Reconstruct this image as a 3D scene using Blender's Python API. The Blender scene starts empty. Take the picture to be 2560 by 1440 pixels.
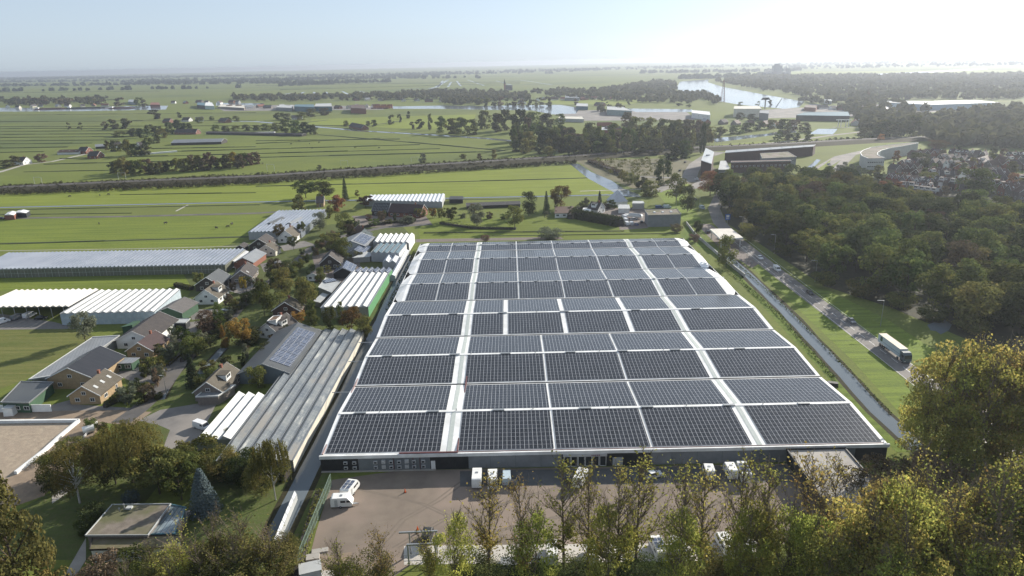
import bpy, math, random
import numpy as np
from mathutils import Matrix, Vector
C = bpy.context.scene.collection
SC = bpy.context.scene
R = math.radians
# ------------------------------------------------------------------ camera
FPX, CH = 1750.0, 92.0                       # focal length in photo pixels, flying height of the drone
PITCH, ROLL = math.atan((720-154)/FPX), R(1.23)
_cp, _sp, _c, _s = math.cos(PITCH), math.sin(PITCH), math.cos(ROLL), math.sin(ROLL)
FW = np.array([0, _cp, -_sp]); _r = np.array([1.0, 0, 0]); _u = np.array([0, _sp, _cp])
RT = _c*_r-_s*_u; UP = _s*_r+_c*_u
cam = bpy.data.cameras.new('camera'); co = bpy.data.objects.new('camera', cam); C.objects.link(co)
cam.sensor_width = 36; cam.lens = 36*FPX/2560; cam.clip_end = 60000; cam.clip_start = 1
co.matrix_world = Matrix(((RT[0], UP[0], -FW[0], 0), (RT[1], UP[1], -FW[1], 0), (RT[2], UP[2], -FW[2], CH), (0, 0, 0, 1)))
SC.camera = co
# ------------------------------------------------------------------ light
SUN_EL, SUN_AZ = R(23), R(45)
w = bpy.data.worlds.new('World'); SC.world = w; w.use_nodes = True
nt = w.node_tree; bg = nt.nodes['Background']
sky = nt.nodes.new('ShaderNodeTexSky'); sky.sky_type = 'NISHITA'; sky.sun_disc = False
sky.sun_elevation = SUN_EL; sky.sun_rotation = SUN_AZ; sky.altitude = 90; sky.dust_density = 0.6; sky.air_density = 1.0; sky.ozone_density = 2.5
hs_ = nt.nodes.new('ShaderNodeHueSaturation'); hs_.inputs['Saturation'].default_value = .42; tn_ = nt.nodes.new('ShaderNodeMix'); tn_.data_type = 'RGBA'; tn_.blend_type = 'MULTIPLY'; tn_.inputs[0].default_value = 1; tn_.inputs[7].default_value = (.86, .97, 1.13, 1)
nt.links.new(sky.outputs[0], hs_.inputs['Color']); nt.links.new(hs_.outputs[0], tn_.inputs[6]); veil = nt.nodes.new('ShaderNodeMix'); veil.data_type = 'RGBA'; veil.inputs[0].default_value = .5; veil.inputs[7].default_value = (3.55, 4.25, 5.1, 1); nt.links.new(tn_.outputs[2], veil.inputs[6]); nt.links.new(veil.outputs[2], bg.inputs[0]); bg.inputs[1].default_value = 0.083
sl = bpy.data.lights.new('sun', 'SUN'); sl.energy = 5.0; sl.angle = R(0.5); sl.color = (1, .93, .82)
so = bpy.data.objects.new('sun', sl); C.objects.link(so)
_d = Vector((math.sin(SUN_AZ)*math.cos(SUN_EL), math.cos(SUN_AZ)*math.cos(SUN_EL), math.sin(SUN_EL)))
so.rotation_euler = _d.to_track_quat('Z', 'Y').to_euler(); so.location = (60, 60, 80)
vs = SC.view_settings; vs.view_transform = 'Standard'; vs.look = 'None'; vs.gamma = 1; vs.exposure = 0.88
cy = SC.cycles; cy.use_denoising = True; cy.max_bounces = 5; cy.diffuse_bounces = 3; cy.glossy_bounces = 2
cy.transmission_bounces = 2; cy.transparent_max_bounces = 4; cy.volume_bounces = 0; cy.caustics_reflective = False; cy.caustics_refractive = False
cy.sample_clamp_indirect = 4; cy.use_adaptive_sampling = True; cy.adaptive_threshold = 0.02

# ------------------------------------------------------------------ geometry of the place, surveyed from the photo
def W(px, py, h=0.0):
    "world point at height h seen at photo pixel (px, py)"
    d = FW*FPX+RT*(px-1280)-UP*(py-720)
    return d*((h-CH)/d[2])+np.array([0, 0, CH])
def P(p):
    q = np.array(p, float)-np.array([0, 0, CH]); z = q@FW
    return 1280+FPX*(q@RT)/z, 720-FPX*(q@UP)/z
def depth(p): return (np.array(p, float)-np.array([0, 0, CH]))@FW
def rise_to(px, yb, yt):
    "ground point and height of a thing with its foot at (px, yb) and its top at row yt"
    b = W(px, yb); d = FW*FPX+RT*(px-1280)-UP*(yt-720)
    return b, CH+d[2]*b[1]/d[1]
rng = random.Random(7); nr = np.random.RandomState(11)

# ------------------------------------------------------------------ mesh helper
class MB:
    def __init__(s): s.v = []; s.f = []; s.m = []
    def face(s, pts, m=0):
        n = len(s.v); s.v += [tuple(map(float, p)) for p in pts]; s.f.append(tuple(range(n, n+len(pts)))); s.m.append(m); return s
    def hexa(s, b, t, m=0, top=None):
        "closed solid between ring b and ring t (same length)"
        n = len(s.v); k = len(b); s.v += [tuple(map(float, p)) for p in list(b)+list(t)]
        s.f.append(tuple(range(n+k-1, n-1, -1))); s.m.append(m)
        s.f.append(tuple(range(n+k, n+2*k))); s.m.append(m if top is None else top)
        for i in range(k):
            j = (i+1) % k; s.f.append((n+i, n+j, n+k+j, n+k+i)); s.m.append(m)
        return s
    def box(s, x0, x1, y0, y1, z0, z1, m=0, top=None):
        return s.hexa([(x0, y0, z0), (x1, y0, z0), (x1, y1, z0), (x0, y1, z0)], [(x0, y0, z1), (x1, y0, z1), (x1, y1, z1), (x0, y1, z1)], m, top)
    def tube(s, p0, p1, r0, r1=None, k=6, m=0):
        r1 = r0 if r1 is None else r1; p0 = Vector(p0); p1 = Vector(p1); d = (p1-p0).normalized()
        a = d.orthogonal().normalized(); b = d.cross(a)
        ring = lambda c, r: [c+a*(r*math.cos(2*math.pi*i/k))+b*(r*math.sin(2*math.pi*i/k)) for i in range(k)]
        return s.hexa(ring(p0, r0), ring(p1, r1), m)
    def extr(s, prof, y0, y1, m=0, inset=None):
        "side profile [(x,z)] extruded along y; inset: function z -> shrink in y"
        g = inset or (lambda z: 0)
        return s.hexa([(x, y0+g(z), z) for x, z in prof], [(x, y1-g(z), z) for x, z in prof], m)
    def mesh(s, name, mats):
        me = bpy.data.meshes.new(name); me.from_pydata(s.v, [], s.f)
        for m in (mats if isinstance(mats, (list, tuple)) else [mats]): me.materials.append(m)
        me.polygons.foreach_set('material_index', s.m); me.update(); return me
def link(name, data, parent=None, loc=(0, 0, 0), rz=0):
    o = bpy.data.objects.new(name, data); C.objects.link(o); o.location = loc; o.rotation_euler = (0, 0, rz)
    if parent is not None: o.parent = parent
    return o
def tag(o, label=None, cat=None, group=None, kind=None):
    if label: o['label'] = label
    if cat: o['category'] = cat
    if group: o['group'] = group
    if kind: o['kind'] = kind
    return o
def thing(name, label, cat, loc, rz=0, group=None):
    return tag(link(name, None, None, tuple(map(float, loc)), rz), label, cat, group)
def part(name, mb, mats, parent, label=None):
    return tag(link(name, mb.mesh(name, mats), parent), label)
def dup(o, parent=None):
    c = o.copy(); C.objects.link(c); c.parent = parent
    for ch in o.children: dup(ch, c)
    return c

# ------------------------------------------------------------------ materials
def mk(name):
    m = bpy.data.materials.new(name); m.use_nodes = True; t = m.node_tree; b = t.nodes['Principled BSDF']; return m, t, b
def nd(t, ty, **k):
    n = t.nodes.new(ty)
    for a, v in k.items():
        if a in n.inputs: n.inputs[a].default_value = v
        else: setattr(n, a, v)
    return n
def c4(c): return (*c, 1) if len(c) == 3 else c
def noise(t, co_, scale, detail=4, st=None, rough=.6):
    n = nd(t, 'ShaderNodeTexNoise'); n.inputs['Scale'].default_value = scale; n.inputs['Detail'].default_value = detail; n.inputs['Roughness'].default_value = rough
    if st:
        mp = nd(t, 'ShaderNodeMapping'); mp.inputs['Scale'].default_value = st; t.links.new(co_, mp.inputs[0]); co_ = mp.outputs[0]
    t.links.new(co_, n.inputs['Vector']); return n.outputs[0]
def ramp(t, fac, a, b):
    r = nd(t, 'ShaderNodeMapRange'); r.inputs[1].default_value = a; r.inputs[2].default_value = b; t.links.new(fac, r.inputs[0]); return r.outputs[0]
def mixc(t, fac, a, b, mode='MIX'):
    m = nd(t, 'ShaderNodeMix', data_type='RGBA', blend_type=mode)
    for v, i in ((fac, 0), (a, 6), (b, 7)):
        if isinstance(v, (tuple, list)): m.inputs[i].default_value = c4(v)
        elif isinstance(v, (int, float)): m.inputs[i].default_value = v
        else: t.links.new(v, m.inputs[i])
    return m.outputs[2]
def math_(t, op, a, b=0.0):
    n = nd(t, 'ShaderNodeMath', operation=op)
    for v, i in ((a, 0), (b, 1)):
        if isinstance(v, (int, float)): n.inputs[i].default_value = v
        else: t.links.new(v, n.inputs[i])
    return n.outputs[0]
def M(name, a, b=None, scale=.3, rough=.85, detail=5, bump=0, metal=0, spec=.3, st=None, c=None, cscale=.03):
    m, t, p = mk(name); p.inputs['Roughness'].default_value = rough; p.inputs['Metallic'].default_value = metal; p.inputs['Specular IOR Level'].default_value = spec
    b = b or tuple(x*.8 for x in a)
    oc = nd(t, 'ShaderNodeTexCoord').outputs['Object']; n = noise(t, oc, scale, detail, st)
    col = mixc(t, ramp(t, n, .35, .65), a, b)
    if c: col = mixc(t, ramp(t, noise(t, oc, cscale, 3, st), .45, .62), col, c)
    t.links.new(col, p.inputs['Base Color'])
    if bump:
        bp = nd(t, 'ShaderNodeBump'); bp.inputs['Strength'].default_value = bump; bp.inputs['Distance'].default_value = .3; t.links.new(n, bp.inputs['Height']); t.links.new(bp.outputs[0], p.inputs['Normal'])
    return m
def lines(t, oc, axis, period, width, off=0.0):
    sep = nd(t, 'ShaderNodeSeparateXYZ'); t.links.new(oc, sep.inputs[0])
    x = math_(t, 'ADD', sep.outputs[axis], off+1000*period)
    return math_(t, 'LESS_THAN', math_(t, 'MODULO', x, period), width)
def Mlines(name, a, ln, specs, b=None, scale=.3, rough=.6, spec=.4, metal=0):
    "surface with a regular pattern of joints, bars or ribs: specs = [(axis, period, width)]"
    m, t, p = mk(name); p.inputs['Roughness'].default_value = rough; p.inputs['Specular IOR Level'].default_value = spec; p.inputs['Metallic'].default_value = metal
    oc = nd(t, 'ShaderNodeTexCoord').outputs['Object']
    col = mixc(t, ramp(t, noise(t, oc, scale, 5), .35, .65), a, b or a)
    for ax, pe, wd in specs: col = mixc(t, lines(t, oc, ax, pe, wd), col, ln)
    t.links.new(col, p.inputs['Base Color']); return m
def leafmat(name, a, b, c=None, trans=.4, hue=.03):
    m = bpy.data.materials.new(name); m.use_nodes = True; t = m.node_tree; t.nodes.remove(t.nodes['Principled BSDF'])
    isl = nd(t, 'ShaderNodeNewGeometry').outputs['Random Per Island']; oi = nd(t, 'ShaderNodeObjectInfo').outputs['Random']
    col = mixc(t, isl, a, b)
    if c:
        oc = nd(t, 'ShaderNodeTexCoord').outputs['Object']
        col = mixc(t, ramp(t, noise(t, oc, 3.0, 2), .5, .68), col, c)
    hs = nd(t, 'ShaderNodeHueSaturation'); t.links.new(col, hs.inputs['Color']); hs.inputs['Saturation'].default_value = .93
    t.links.new(math_(t, 'ADD', math_(t, 'MULTIPLY', oi, -2*hue), .5+hue*.9), hs.inputs['Hue'])
    t.links.new(math_(t, 'ADD', math_(t, 'MULTIPLY', math_(t, 'FRACT', math_(t, 'MULTIPLY', oi, 7.3)), .7), .65), hs.inputs['Value'])
    df = nd(t, 'ShaderNodeBsdfDiffuse'); tr = nd(t, 'ShaderNodeBsdfTranslucent'); mx = nd(t, 'ShaderNodeMixShader'); mx.inputs[0].default_value = trans
    t.links.new(hs.outputs[0], df.inputs[0]); t.links.new(hs.outputs[0], tr.inputs[0]); t.links.new(df.outputs[0], mx.inputs[1]); t.links.new(tr.outputs[0], mx.inputs[2])
    t.links.new(mx.outputs[0], t.nodes['Material Output'].inputs[0]); return m

white = M('white_paint', (.72, .72, .7), (.6, .6, .58), .4, .5)
cream = M('cream_paint', (.6, .57, .48), (.5, .47, .4), .4, .6)
black = M('black_cladding', (.018, .02, .022), (.03, .032, .034), .5, .6)
dark = M('dark_timber', (.035, .03, .028), (.05, .045, .04), .8, .8)
grey = M('grey_cladding', (.2, .21, .22), (.16, .17, .18), .4, .6)
lgrey = M('pale_grey_cladding', (.42, .43, .42), (.35, .36, .36), .4, .6)
mgrey = M('galvanised_steel', (.35, .36, .36), (.28, .29, .3), 2, .45, metal=.6)
green_w = M('green_cladding', (.1, .26, .12), (.08, .22, .1), .5, .6)
dgreen = M('dark_green_paint', (.05, .1, .06), (.04, .08, .05), .5, .6)
teal = M('teal_cladding', (.06, .14, .17), (.05, .11, .14), .5, .5)
tan = M('tan_brick', (.33, .24, .14), (.26, .19, .11), 1.5, .85)
brick = M('red_brick', (.24, .1, .065), (.17, .07, .05), 1.5, .85)
dbrick = M('dark_brick', (.08, .045, .035), (.055, .035, .03), 1.2, .85)
gbrick = M('grey_brick', (.2, .17, .15), (.15, .13, .12), 1.5, .85)
rust = M('rust_red_paint', (.13, .045, .045), (.1, .04, .04), 1, .7)
glassd = M('window_glass', (.02, .025, .03), (.03, .035, .04), .5, .12, spec=.6)
rubber = M('rubber', (.02, .02, .02), None, 2, .8)
bark = M('bark', (.055, .04, .03), (.09, .07, .05), 3, .9)
barkl = M('grey_bark', (.17, .135, .1), (.11, .085, .065), 3, .9)
birchb = M('birch_bark', (.5, .48, .44), (.2, .18, .16), 4, .8)
def tiles(name, a, b): return Mlines(name, a, tuple(x*.6 for x in a), [(1, .35, .06), (0, .3, .04)], b, .7, .8, .25)
t_dark = tiles('dark_roof_tiles', (.05, .045, .045), (.075, .065, .06))
t_brown = tiles('brown_roof_tiles', (.1, .06, .045), (.07, .045, .035))
t_grey = tiles('grey_roof_tiles', (.14, .13, .125), (.1, .095, .09))
t_moss = tiles('mossy_roof_tiles', (.11, .095, .075), (.08, .07, .05))
t_purple = tiles('purple_roof_tiles', (.07, .045, .045), (.05, .035, .035))
t_red = tiles('red_roof_tiles', (.22, .08, .05), (.17, .06, .04))
r_sheet = Mlines('ribbed_grey_sheet', (.22, .23, .24), (.14, .15, .16), [(0, 1.0, .12)], (.18, .19, .2), .2, .5)
r_dsheet = Mlines('ribbed_dark_sheet', (.06, .065, .07), (.04, .045, .05), [(0, 1.0, .12)], (.08, .085, .085), .2, .5)
r_white = Mlines('white_roof_sheet', (.6, .6, .58), (.42, .42, .42), [(1, 5.0, .12)], (.52, .52, .5), .15, .5)
felt = M('gravel_roof', (.2, .17, .14), (.13, .11, .09), .6, .95, bump=.2, c=(.1, .1, .05), cscale=.12)
mossf = M('moss_roof', (.11, .1, .05), (.16, .13, .09), .5, .95)
conc = M('concrete', (.34, .32, .29), (.27, .25, .23), .3, .9, c=(.4, .37, .33), cscale=.08)
glassw = Mlines('old_greenhouse_glass', (.095, .11, .125), (.28, .29, .29), [(1, 1.6, .07), (0, .8, .035)], (.19, .2, .195), .16, .3, .5)
_t = glassw.node_tree; _p = _t.nodes['Principled BSDF']; _oc = _t.nodes['Texture Coordinate'].outputs['Object']; _src = _p.inputs['Base Color'].links[0].from_socket
_c1 = mixc(_t, ramp(_t, noise(_t, _oc, .35, 6, (2.2, .35, 1)), .56, .72), _src, (.42, .42, .38)); _t.links.new(mixc(_t, ramp(_t, noise(_t, _oc, .09, 5, (1, .6, 1)), .54, .66), _c1, (.2, .19, .17)), _p.inputs['Base Color'])
inner_w = Mlines('glass_side_over_plants', (.1, .11, .08), (.24, .25, .24), [(0, 1.6, .1)], (.14, .14, .11), .3, .4)
glassg = Mlines('greenhouse_glass', (.13, .15, .19), (.33, .34, .36), [(1, 1.3, .1)], (.19, .21, .25), .12, .2, .6)
glassp = Mlines('whitened_greenhouse_glass', (.52, .54, .56), (.3, .32, .34), [(1, 2.6, .5)], (.62, .63, .64), .3, .3, .5)
glasst = Mlines('teal_greenhouse_glass', (.05, .09, .1), (.3, .34, .36), [(1, 2.5, .1)], (.09, .13, .15), .2, .15, .6)
glassc = Mlines('clear_glazing', (.12, .16, .18), (.06, .07, .08), [(0, 1.0, .12)], (.2, .24, .26), .3, .1, .7)
def solar(name, px=1.05, py=1.72, lx=.08, ly=.075, base=(.011, .012, .015), rough=.22):
    m, t, p = mk(name); oc = nd(t, 'ShaderNodeTexCoord').outputs['Object']
    cell = nd(t, 'ShaderNodeTexWhiteNoise', noise_dimensions='2D')
    mp = nd(t, 'ShaderNodeMapping'); mp.inputs['Scale'].default_value = (1/px, 1/py, 1); t.links.new(oc, mp.inputs[0])
    fl = nd(t, 'ShaderNodeVectorMath', operation='FLOOR'); t.links.new(mp.outputs[0], fl.inputs[0]); t.links.new(fl.outputs[0], cell.inputs[0])
    col = mixc(t, cell.outputs[0], base, tuple(x*1.9 for x in base))
    col = mixc(t, lines(t, oc, 1, py, ly), col, (.22, .22, .23)); col = mixc(t, lines(t, oc, 0, px, lx), col, (.38, .39, .4))
    t.links.new(col, p.inputs['Base Color']); p.inputs['Roughness'].default_value = rough; p.inputs['Specular IOR Level'].default_value = .36
    return m
sol = solar('solar_panels'); sol2 = solar('small_solar_panels', 1.05, 1.7, .1, .12, (.04, .05, .075), .2)
# ------------------------------------------------------------------ ground, fields, water, roads
def gmat(name, a, b, c, s1=.05, s2=.9, rough=.95):
    m, t, p = mk(name); p.inputs['Roughness'].default_value = rough; p.inputs['Specular IOR Level'].default_value = .1
    oc = nd(t, 'ShaderNodeTexCoord').outputs['Object']
    n1 = noise(t, oc, s1, 5, (1, 2.2, 1)); n2 = noise(t, oc, s2, 4); n3 = noise(t, oc, .004, 3)
    col = mixc(t, ramp(t, n1, .35, .65), a, b); col = mixc(t, ramp(t, n2, .4, .75), col, c); col = mixc(t, ramp(t, n3, .4, .65), col, tuple((x+y)/2*.8 for x, y in zip(a, c)))
    sw = noise(t, oc, .42, 3, (.03, 1, 1)); col = mixc(t, math_(t, 'MULTIPLY', ramp(t, sw, .42, .7), .55), col, tuple(x*1.25 for x in a)); sw2 = noise(t, oc, .3, 3, (.05, 1, 1)); col = mixc(t, math_(t, 'MULTIPLY', ramp(t, sw2, .56, .75), .7), col, tuple(x*.8 for x in c))
    bp = nd(t, 'ShaderNodeBump'); bp.inputs['Strength'].default_value = .5; bp.inputs['Distance'].default_value = .25; t.links.new(n2, bp.inputs['Height']); t.links.new(bp.outputs[0], p.inputs['Normal'])
    t.links.new(col, p.inputs['Base Color']); return m
grass = gmat('pasture_grass', (.155, .185, .032), (.12, .155, .028), (.08, .11, .022))
grassb = gmat('bright_grass', (.19, .22, .036), (.155, .19, .03), (.12, .15, .028))
grassd = gmat('rough_grass', (.075, .1, .028), (.06, .09, .022), (.11, .1, .05), .12, 1.2)
grassy = gmat('mown_hay_field', (.15, .14, .05), (.1, .12, .035), (.09, .12, .03), .06, .5)
scrubm = gmat('shaded_reed_scrub', (.035, .033, .018), (.026, .028, .014), (.055, .045, .026), .15, .8)  # dark scrub, with vegetation and bank shade put into the colour
dirt = M('brown_gravel_yard', (.19, .155, .122), (.155, .125, .1), .25, .95, bump=.1, c=(.23, .18, .145), cscale=.05)
sand = M('trodden_sand', (.33, .27, .2), (.25, .2, .15), .6, .95, bump=.5, c=(.28, .225, .17), cscale=.15)
tarmac = M('tarmac', (.095, .09, .088), (.075, .072, .07), .5, .9, c=(.12, .11, .1), cscale=.08)
tarmacl = M('worn_tarmac', (.17, .16, .15), (.14, .13, .122), .5, .9, c=(.22, .2, .18), cscale=.05)
paving = M('brick_paving', (.17, .14, .12), (.13, .11, .1), .7, .9)
slabm = Mlines('concrete_slabs', (.5, .47, .42), (.3, .28, .25), [(0, 2.0, .05), (1, 2.0, .05)], (.42, .39, .35), .4, .85)
def water(name, a=(.12, .14, .155), rough=.1):  # a: murky water colour, with reflected sky put into it
    m, t, p = mk(name); p.inputs['Base Color'].default_value = c4(a); p.inputs['Roughness'].default_value = rough; p.inputs['Specular IOR Level'].default_value = .3; p.inputs['IOR'].default_value = 1.33
    oc = nd(t, 'ShaderNodeTexCoord').outputs['Object']; n = noise(t, oc, .6, 3)
    bp = nd(t, 'ShaderNodeBump'); bp.inputs['Strength'].default_value = .04; bp.inputs['Distance'].default_value = .1; t.links.new(n, bp.inputs['Height']); t.links.new(bp.outputs[0], p.inputs['Normal'])
    return m
waterm = water('canal_water'); 
def sheet(name, polys, mat, z, kind='structure', label=None):
    "flat sheet(s) laid on the ground; polys are outlines in photo pixels"
    mb = MB()
    for ip, po in enumerate(polys):
        pts = [W(x, y)[:2] for x, y in po]; a = sum(p[0]*q[1]-q[0]*p[1] for p, q in zip(pts, pts[1:]+pts[:1]))
        if a < 0: pts = pts[::-1]
        mb.face([(p[0], p[1], z+.0006*ip) for p in pts])
    return tag(link(name, mb.mesh(name, mat)), label, None, None, kind)
def ribbon(mb, pts, wd, z, m=0, world=False, jitter=0):
    q = [np.array(p[:2]) if world else W(*p)[:2] for p in pts]
    if jitter:
        q2 = [q[0]]
        for a, b in zip(q, q[1:]):
            n = max(1, int(np.linalg.norm(b-a)/9))
            for i in range(1, n+1): q2.append(a+(b-a)*i/n+(nr.uniform(-1, 1, 2)*jitter*wd if i < n else 0))
        q = q2
    for i in range(len(q)-1):
        a, b = q[i], q[i+1]
        def nrm(j):
            p0 = q[max(0, j-1)]; p1 = q[min(len(q)-1, j+1)]; d = p1-p0; d = d/(np.linalg.norm(d)+1e-9); return np.array([-d[1], d[0]])
        na, nb = nrm(i)*wd/2, nrm(i+1)*wd/2
        mb.face([(*(a-na), z), (*(b-nb), z), (*(b+nb), z), (*(a+na), z)], m)
# base sheet: a disc out to the horizon
mb = MB(); RAD = 17500; N = 96
rings = [0, 700, 2000, 5000, 10000, RAD]
for k in range(5):
    for i in range(N):
        a0, a1 = 2*math.pi*i/N, 2*math.pi*(i+1)/N; r0, r1 = rings[k], rings[k+1]
        q = [(r1*math.cos(a0), r1*math.sin(a0), 0), (r1*math.cos(a1), r1*math.sin(a1), 0)]
        mb.face([(0, 0, 0)]+q if r0 == 0 else [(r0*math.cos(a0), r0*math.sin(a0), 0)]+q+[(r0*math.cos(a1), r0*math.sin(a1), 0)])
def farmat():
    m, t, p = mk('polder_ground'); p.inputs['Roughness'].default_value = .95; p.inputs['Specular IOR Level'].default_value = .1
    oc = nd(t, 'ShaderNodeTexCoord').outputs['Object']
    n1 = noise(t, oc, .02, 5, (1, 2, 1)); n2 = noise(t, oc, .8, 4); n3 = noise(t, oc, .0016, 4, (1, 1.6, 1))
    vor = nd(t, 'ShaderNodeTexVoronoi'); vor.inputs['Scale'].default_value = .004; t.links.new(oc, vor.inputs['Vector'])
    sp = nd(t, 'ShaderNodeSeparateColor'); t.links.new(vor.outputs['Color'], sp.inputs[0])
    col = mixc(t, ramp(t, n1, .35, .65), (.15, .175, .036), (.115, .14, .03)); col = mixc(t, ramp(t, n2, .4, .75), col, (.085, .11, .026))
    col = mixc(t, math_(t, 'MULTIPLY', sp.outputs[0], .45), col, (.12, .13, .045)); col = mixc(t, math_(t, 'MULTIPLY', ramp(t, n3, .5, .62), .6), col, (.06, .085, .03))
    t.links.new(col, p.inputs['Base Color']); return m
tag(link('ground', mb.mesh('ground', farmat())), kind='structure')
sheet('bright_pasture', [[(-200, 488), (640, 458), (1120, 430), (1440, 412), (1560, 482), (1540, 486), (1290, 492), (640, 508), (-200, 526)]], grassb, .01)
sheet('pasture', [[(-200, 552), (640, 538), (690, 545), (620, 590), (-200, 612)], [(-200, 695), (480, 680), (470, 712), (440, 722), (-200, 730)],
      [(-200, 609), (610, 592), (600, 618), (-200, 630)], [(1040, 545), (1400, 545), (1700, 545), (1710, 598), (1330, 596), (1050, 600)]], grass, .012)
sheet('hay_field', [[(-100, 826), (195, 822), (250, 845), (170, 880), (60, 950), (-100, 1010)]], grassy, .012)
sheet('garden_lawn', [[(430, 640), (830, 560), (1000, 560), (1040, 600), (1000, 700), (960, 800), (800, 830), (620, 950), (470, 1120), (250, 1400), (0, 1400), (0, 1300), (130, 1230), (260, 1090), (330, 1040), (300, 880), (440, 800), (480, 720)],
      [(300, 1440), (560, 1150), (760, 1150), (830, 1180), (720, 1440)]], grassd, .014)
sheet('verge', [[(1720, 560), (1960, 755), (2320, 1130), (2240, 1130), (1800, 650), (1700, 590)]], gmat('ditch_bank_grass', (.14, .19, .034), (.09, .13, .025), (.06, .09, .02), .3, 1.5), .014)
sheet('roadside_grass', [[(1700, 470), (1780, 590), (1900, 650), (2060, 780), (2260, 950), (2350, 1120), (2310, 1100), (2130, 900), (1960, 740), (1870, 660), (1740, 570), (1690, 540), (1640, 480)],
      [(2060, 720), (2220, 800), (2420, 930), (2440, 1000), (2280, 895), (2120, 805), (1990, 710)]], gmat('bright_verge_grass', (.17, .22, .034), (.12, .17, .028), (.08, .11, .03), .2, 1.2), .016)  # brighter green than the ditch bank grass
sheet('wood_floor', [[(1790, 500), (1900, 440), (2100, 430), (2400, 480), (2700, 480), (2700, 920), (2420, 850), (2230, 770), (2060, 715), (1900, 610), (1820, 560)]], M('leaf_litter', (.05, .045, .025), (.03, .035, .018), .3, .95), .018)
sheet('dry_meadow', [[(1440, 402), (1700, 395), (1790, 420), (1760, 470), (1640, 480), (1580, 470), (1500, 440)]], M('autumn_rough_ground', (.12, .1, .05), (.08, .08, .035), .08, .95), .012)
# railway
def emb(pts, wd, h, mat, name, top=None):
    mb = MB(); q = [W(*p)[:2] for p in pts]
    for i in range(len(q)-1):
        def cs(j):
            d = q[min(len(q)-1, j+1)]-q[max(0, j-1)]; d = d/np.linalg.norm(d); n = np.array([-d[1], d[0]]); return [(*(q[j]+n*o), z) for o, z in ((-wd/2, .02), (-wd/9, h), (wd/9, h), (wd/2, .02))]
        a, b = cs(i), cs(i+1)
        for k in range(3): mb.face([a[k], b[k], b[k+1], a[k+1]], 1 if k == 1 and top else 0)
    return tag(link(name, mb.mesh(name, [mat, top or mat])), kind='structure')
ballast = M('track_ballast', (.075, .064, .055), (.05, .044, .038), .5, .95)
RAIL = [(-300, 490), (0, 474), (340, 458), (640, 446), (960, 424), (1280, 404), (1560, 386), (1760, 372), (1990, 362), (2160, 352), (2560, 338), (2800, 330)]
emb(RAIL, 46, 2.0, scrubm, 'railway_embankment', ballast)
mb = MB()
for off in (-2.4, -1, 1.2, 2.6):
    q = [W(*p)[:2] for p in RAIL]
    for a, b in zip(q, q[1:]):
        d = (b-a)/np.linalg.norm(b-a); n = np.array([-d[1], d[0]]); a2, b2 = a+n*off, b+n*off; e = n*.08
        mb.face([(*(a2-e), 2.15), (*(b2-e), 2.15), (*(b2+e), 2.15), (*(a2+e), 2.15)])
tag(link('railway_track', mb.mesh('railway_track', mgrey)), kind='structure')
# water
WP = [[(1690, 222), (1700, 204), (1772, 198), (1770, 206), (1806, 217), (1860, 227), (1920, 238), (2012, 254), (1998, 268), (1960, 272), (1850, 262), (1780, 250), (1730, 236)],
      [(980, 266), (1100, 264), (1200, 265), (1290, 263), (1400, 262), (1450, 270), (1440, 284), (1380, 286), (1330, 276), (1200, 274), (1100, 272), (980, 272)],
      [(-200, 268), (150, 270), (300, 266), (420, 264), (415, 274), (200, 278), (-200, 280)], [(540, 257), (660, 258), (660, 264), (540, 264)], [(1560, 271), (1730, 273), (1730, 280), (1590, 280)],
      [(1778, 348), (1800, 344), (1920, 334), (1985, 322), (1992, 331), (1900, 342), (1790, 356)], [(2022, 335), (2045, 322), (2095, 322), (2082, 336)], [(2318, 290), (2345, 283), (2342, 300), (2320, 298)],
      [(1422, 408), (1448, 410), (1478, 430), (1530, 452), (1556, 470), (1600, 488), (1588, 492), (1545, 486), (1510, 468), (1470, 446)],
      [(2030, 194), (2200, 184), (2460, 171), (2470, 173), (2210, 188), (2040, 197)], [(2318, 812), (2335, 806), (2350, 808), (2362, 800), (2380, 812), (2372, 826), (2352, 836), (2340, 828), (2326, 826)], [(2010, 425), (2042, 398), (2052, 400), (2024, 428)]]
sheet('canal_water', WP, waterm, .03)
mb = MB(); wr = MB()
for pts, wd in (([(560, 303), (640, 304), (760, 314), (900, 327), (1060, 336), (1200, 345), (1290, 353)], 9), ([(-100, 521), (640, 505), (900, 500), (1290, 492), (1530, 487), (1600, 492)], 3.2),
                ([(1020, 640), (1007, 680), (985, 730), (955, 800), (900, 910), (868, 985), (800, 1120), (745, 1230), (700, 1320), (640, 1440)], 4.6), ([(1816, 640), (1862, 680), (1960, 775), (2082, 905), (2196, 1030), (2300, 1125)], 4.3),
                ([(740, 655), (712, 672), (690, 690)], 2.2), ([(545, 835), (500, 870), (430, 940), (400, 1000)], 2.4), ([(560, 870), (500, 935)], 2.5)):
    ribbon(mb, pts, wd*1.55, .02, jitter=.06); ribbon(wr, pts, wd, .034, jitter=.05)
for pts, wd in (([(1120, 200), (1090, 218), (1075, 222)], 14), ([(1107, 202), (1095, 218)], 9), ([(1128, 205), (1120, 217)], 9), ([(1142, 203), (1152, 215)], 9), ([(1170, 200), (1210, 214)], 7), ([(760, 230), (735, 242)], 10), ([(785, 230), (787, 241)], 8),
                ([(815, 230), (825, 240)], 8), ([(855, 228), (885, 243)], 8), ([(900, 228), (930, 236)], 7), ([(1240, 202), (1280, 213)], 6), ([(1300, 200), (1380, 212)], 6), ([(1010, 222), (1090, 219)], 6), ([(700, 238), (730, 232)], 7)):
    ribbon(wr, pts, wd, .034)
tag(link('ditch_bank', mb.mesh('ditch_bank', scrubm)), kind='structure'); tag(link('ditch_water', wr.mesh('ditch_water', waterm)), kind='structure')
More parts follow.
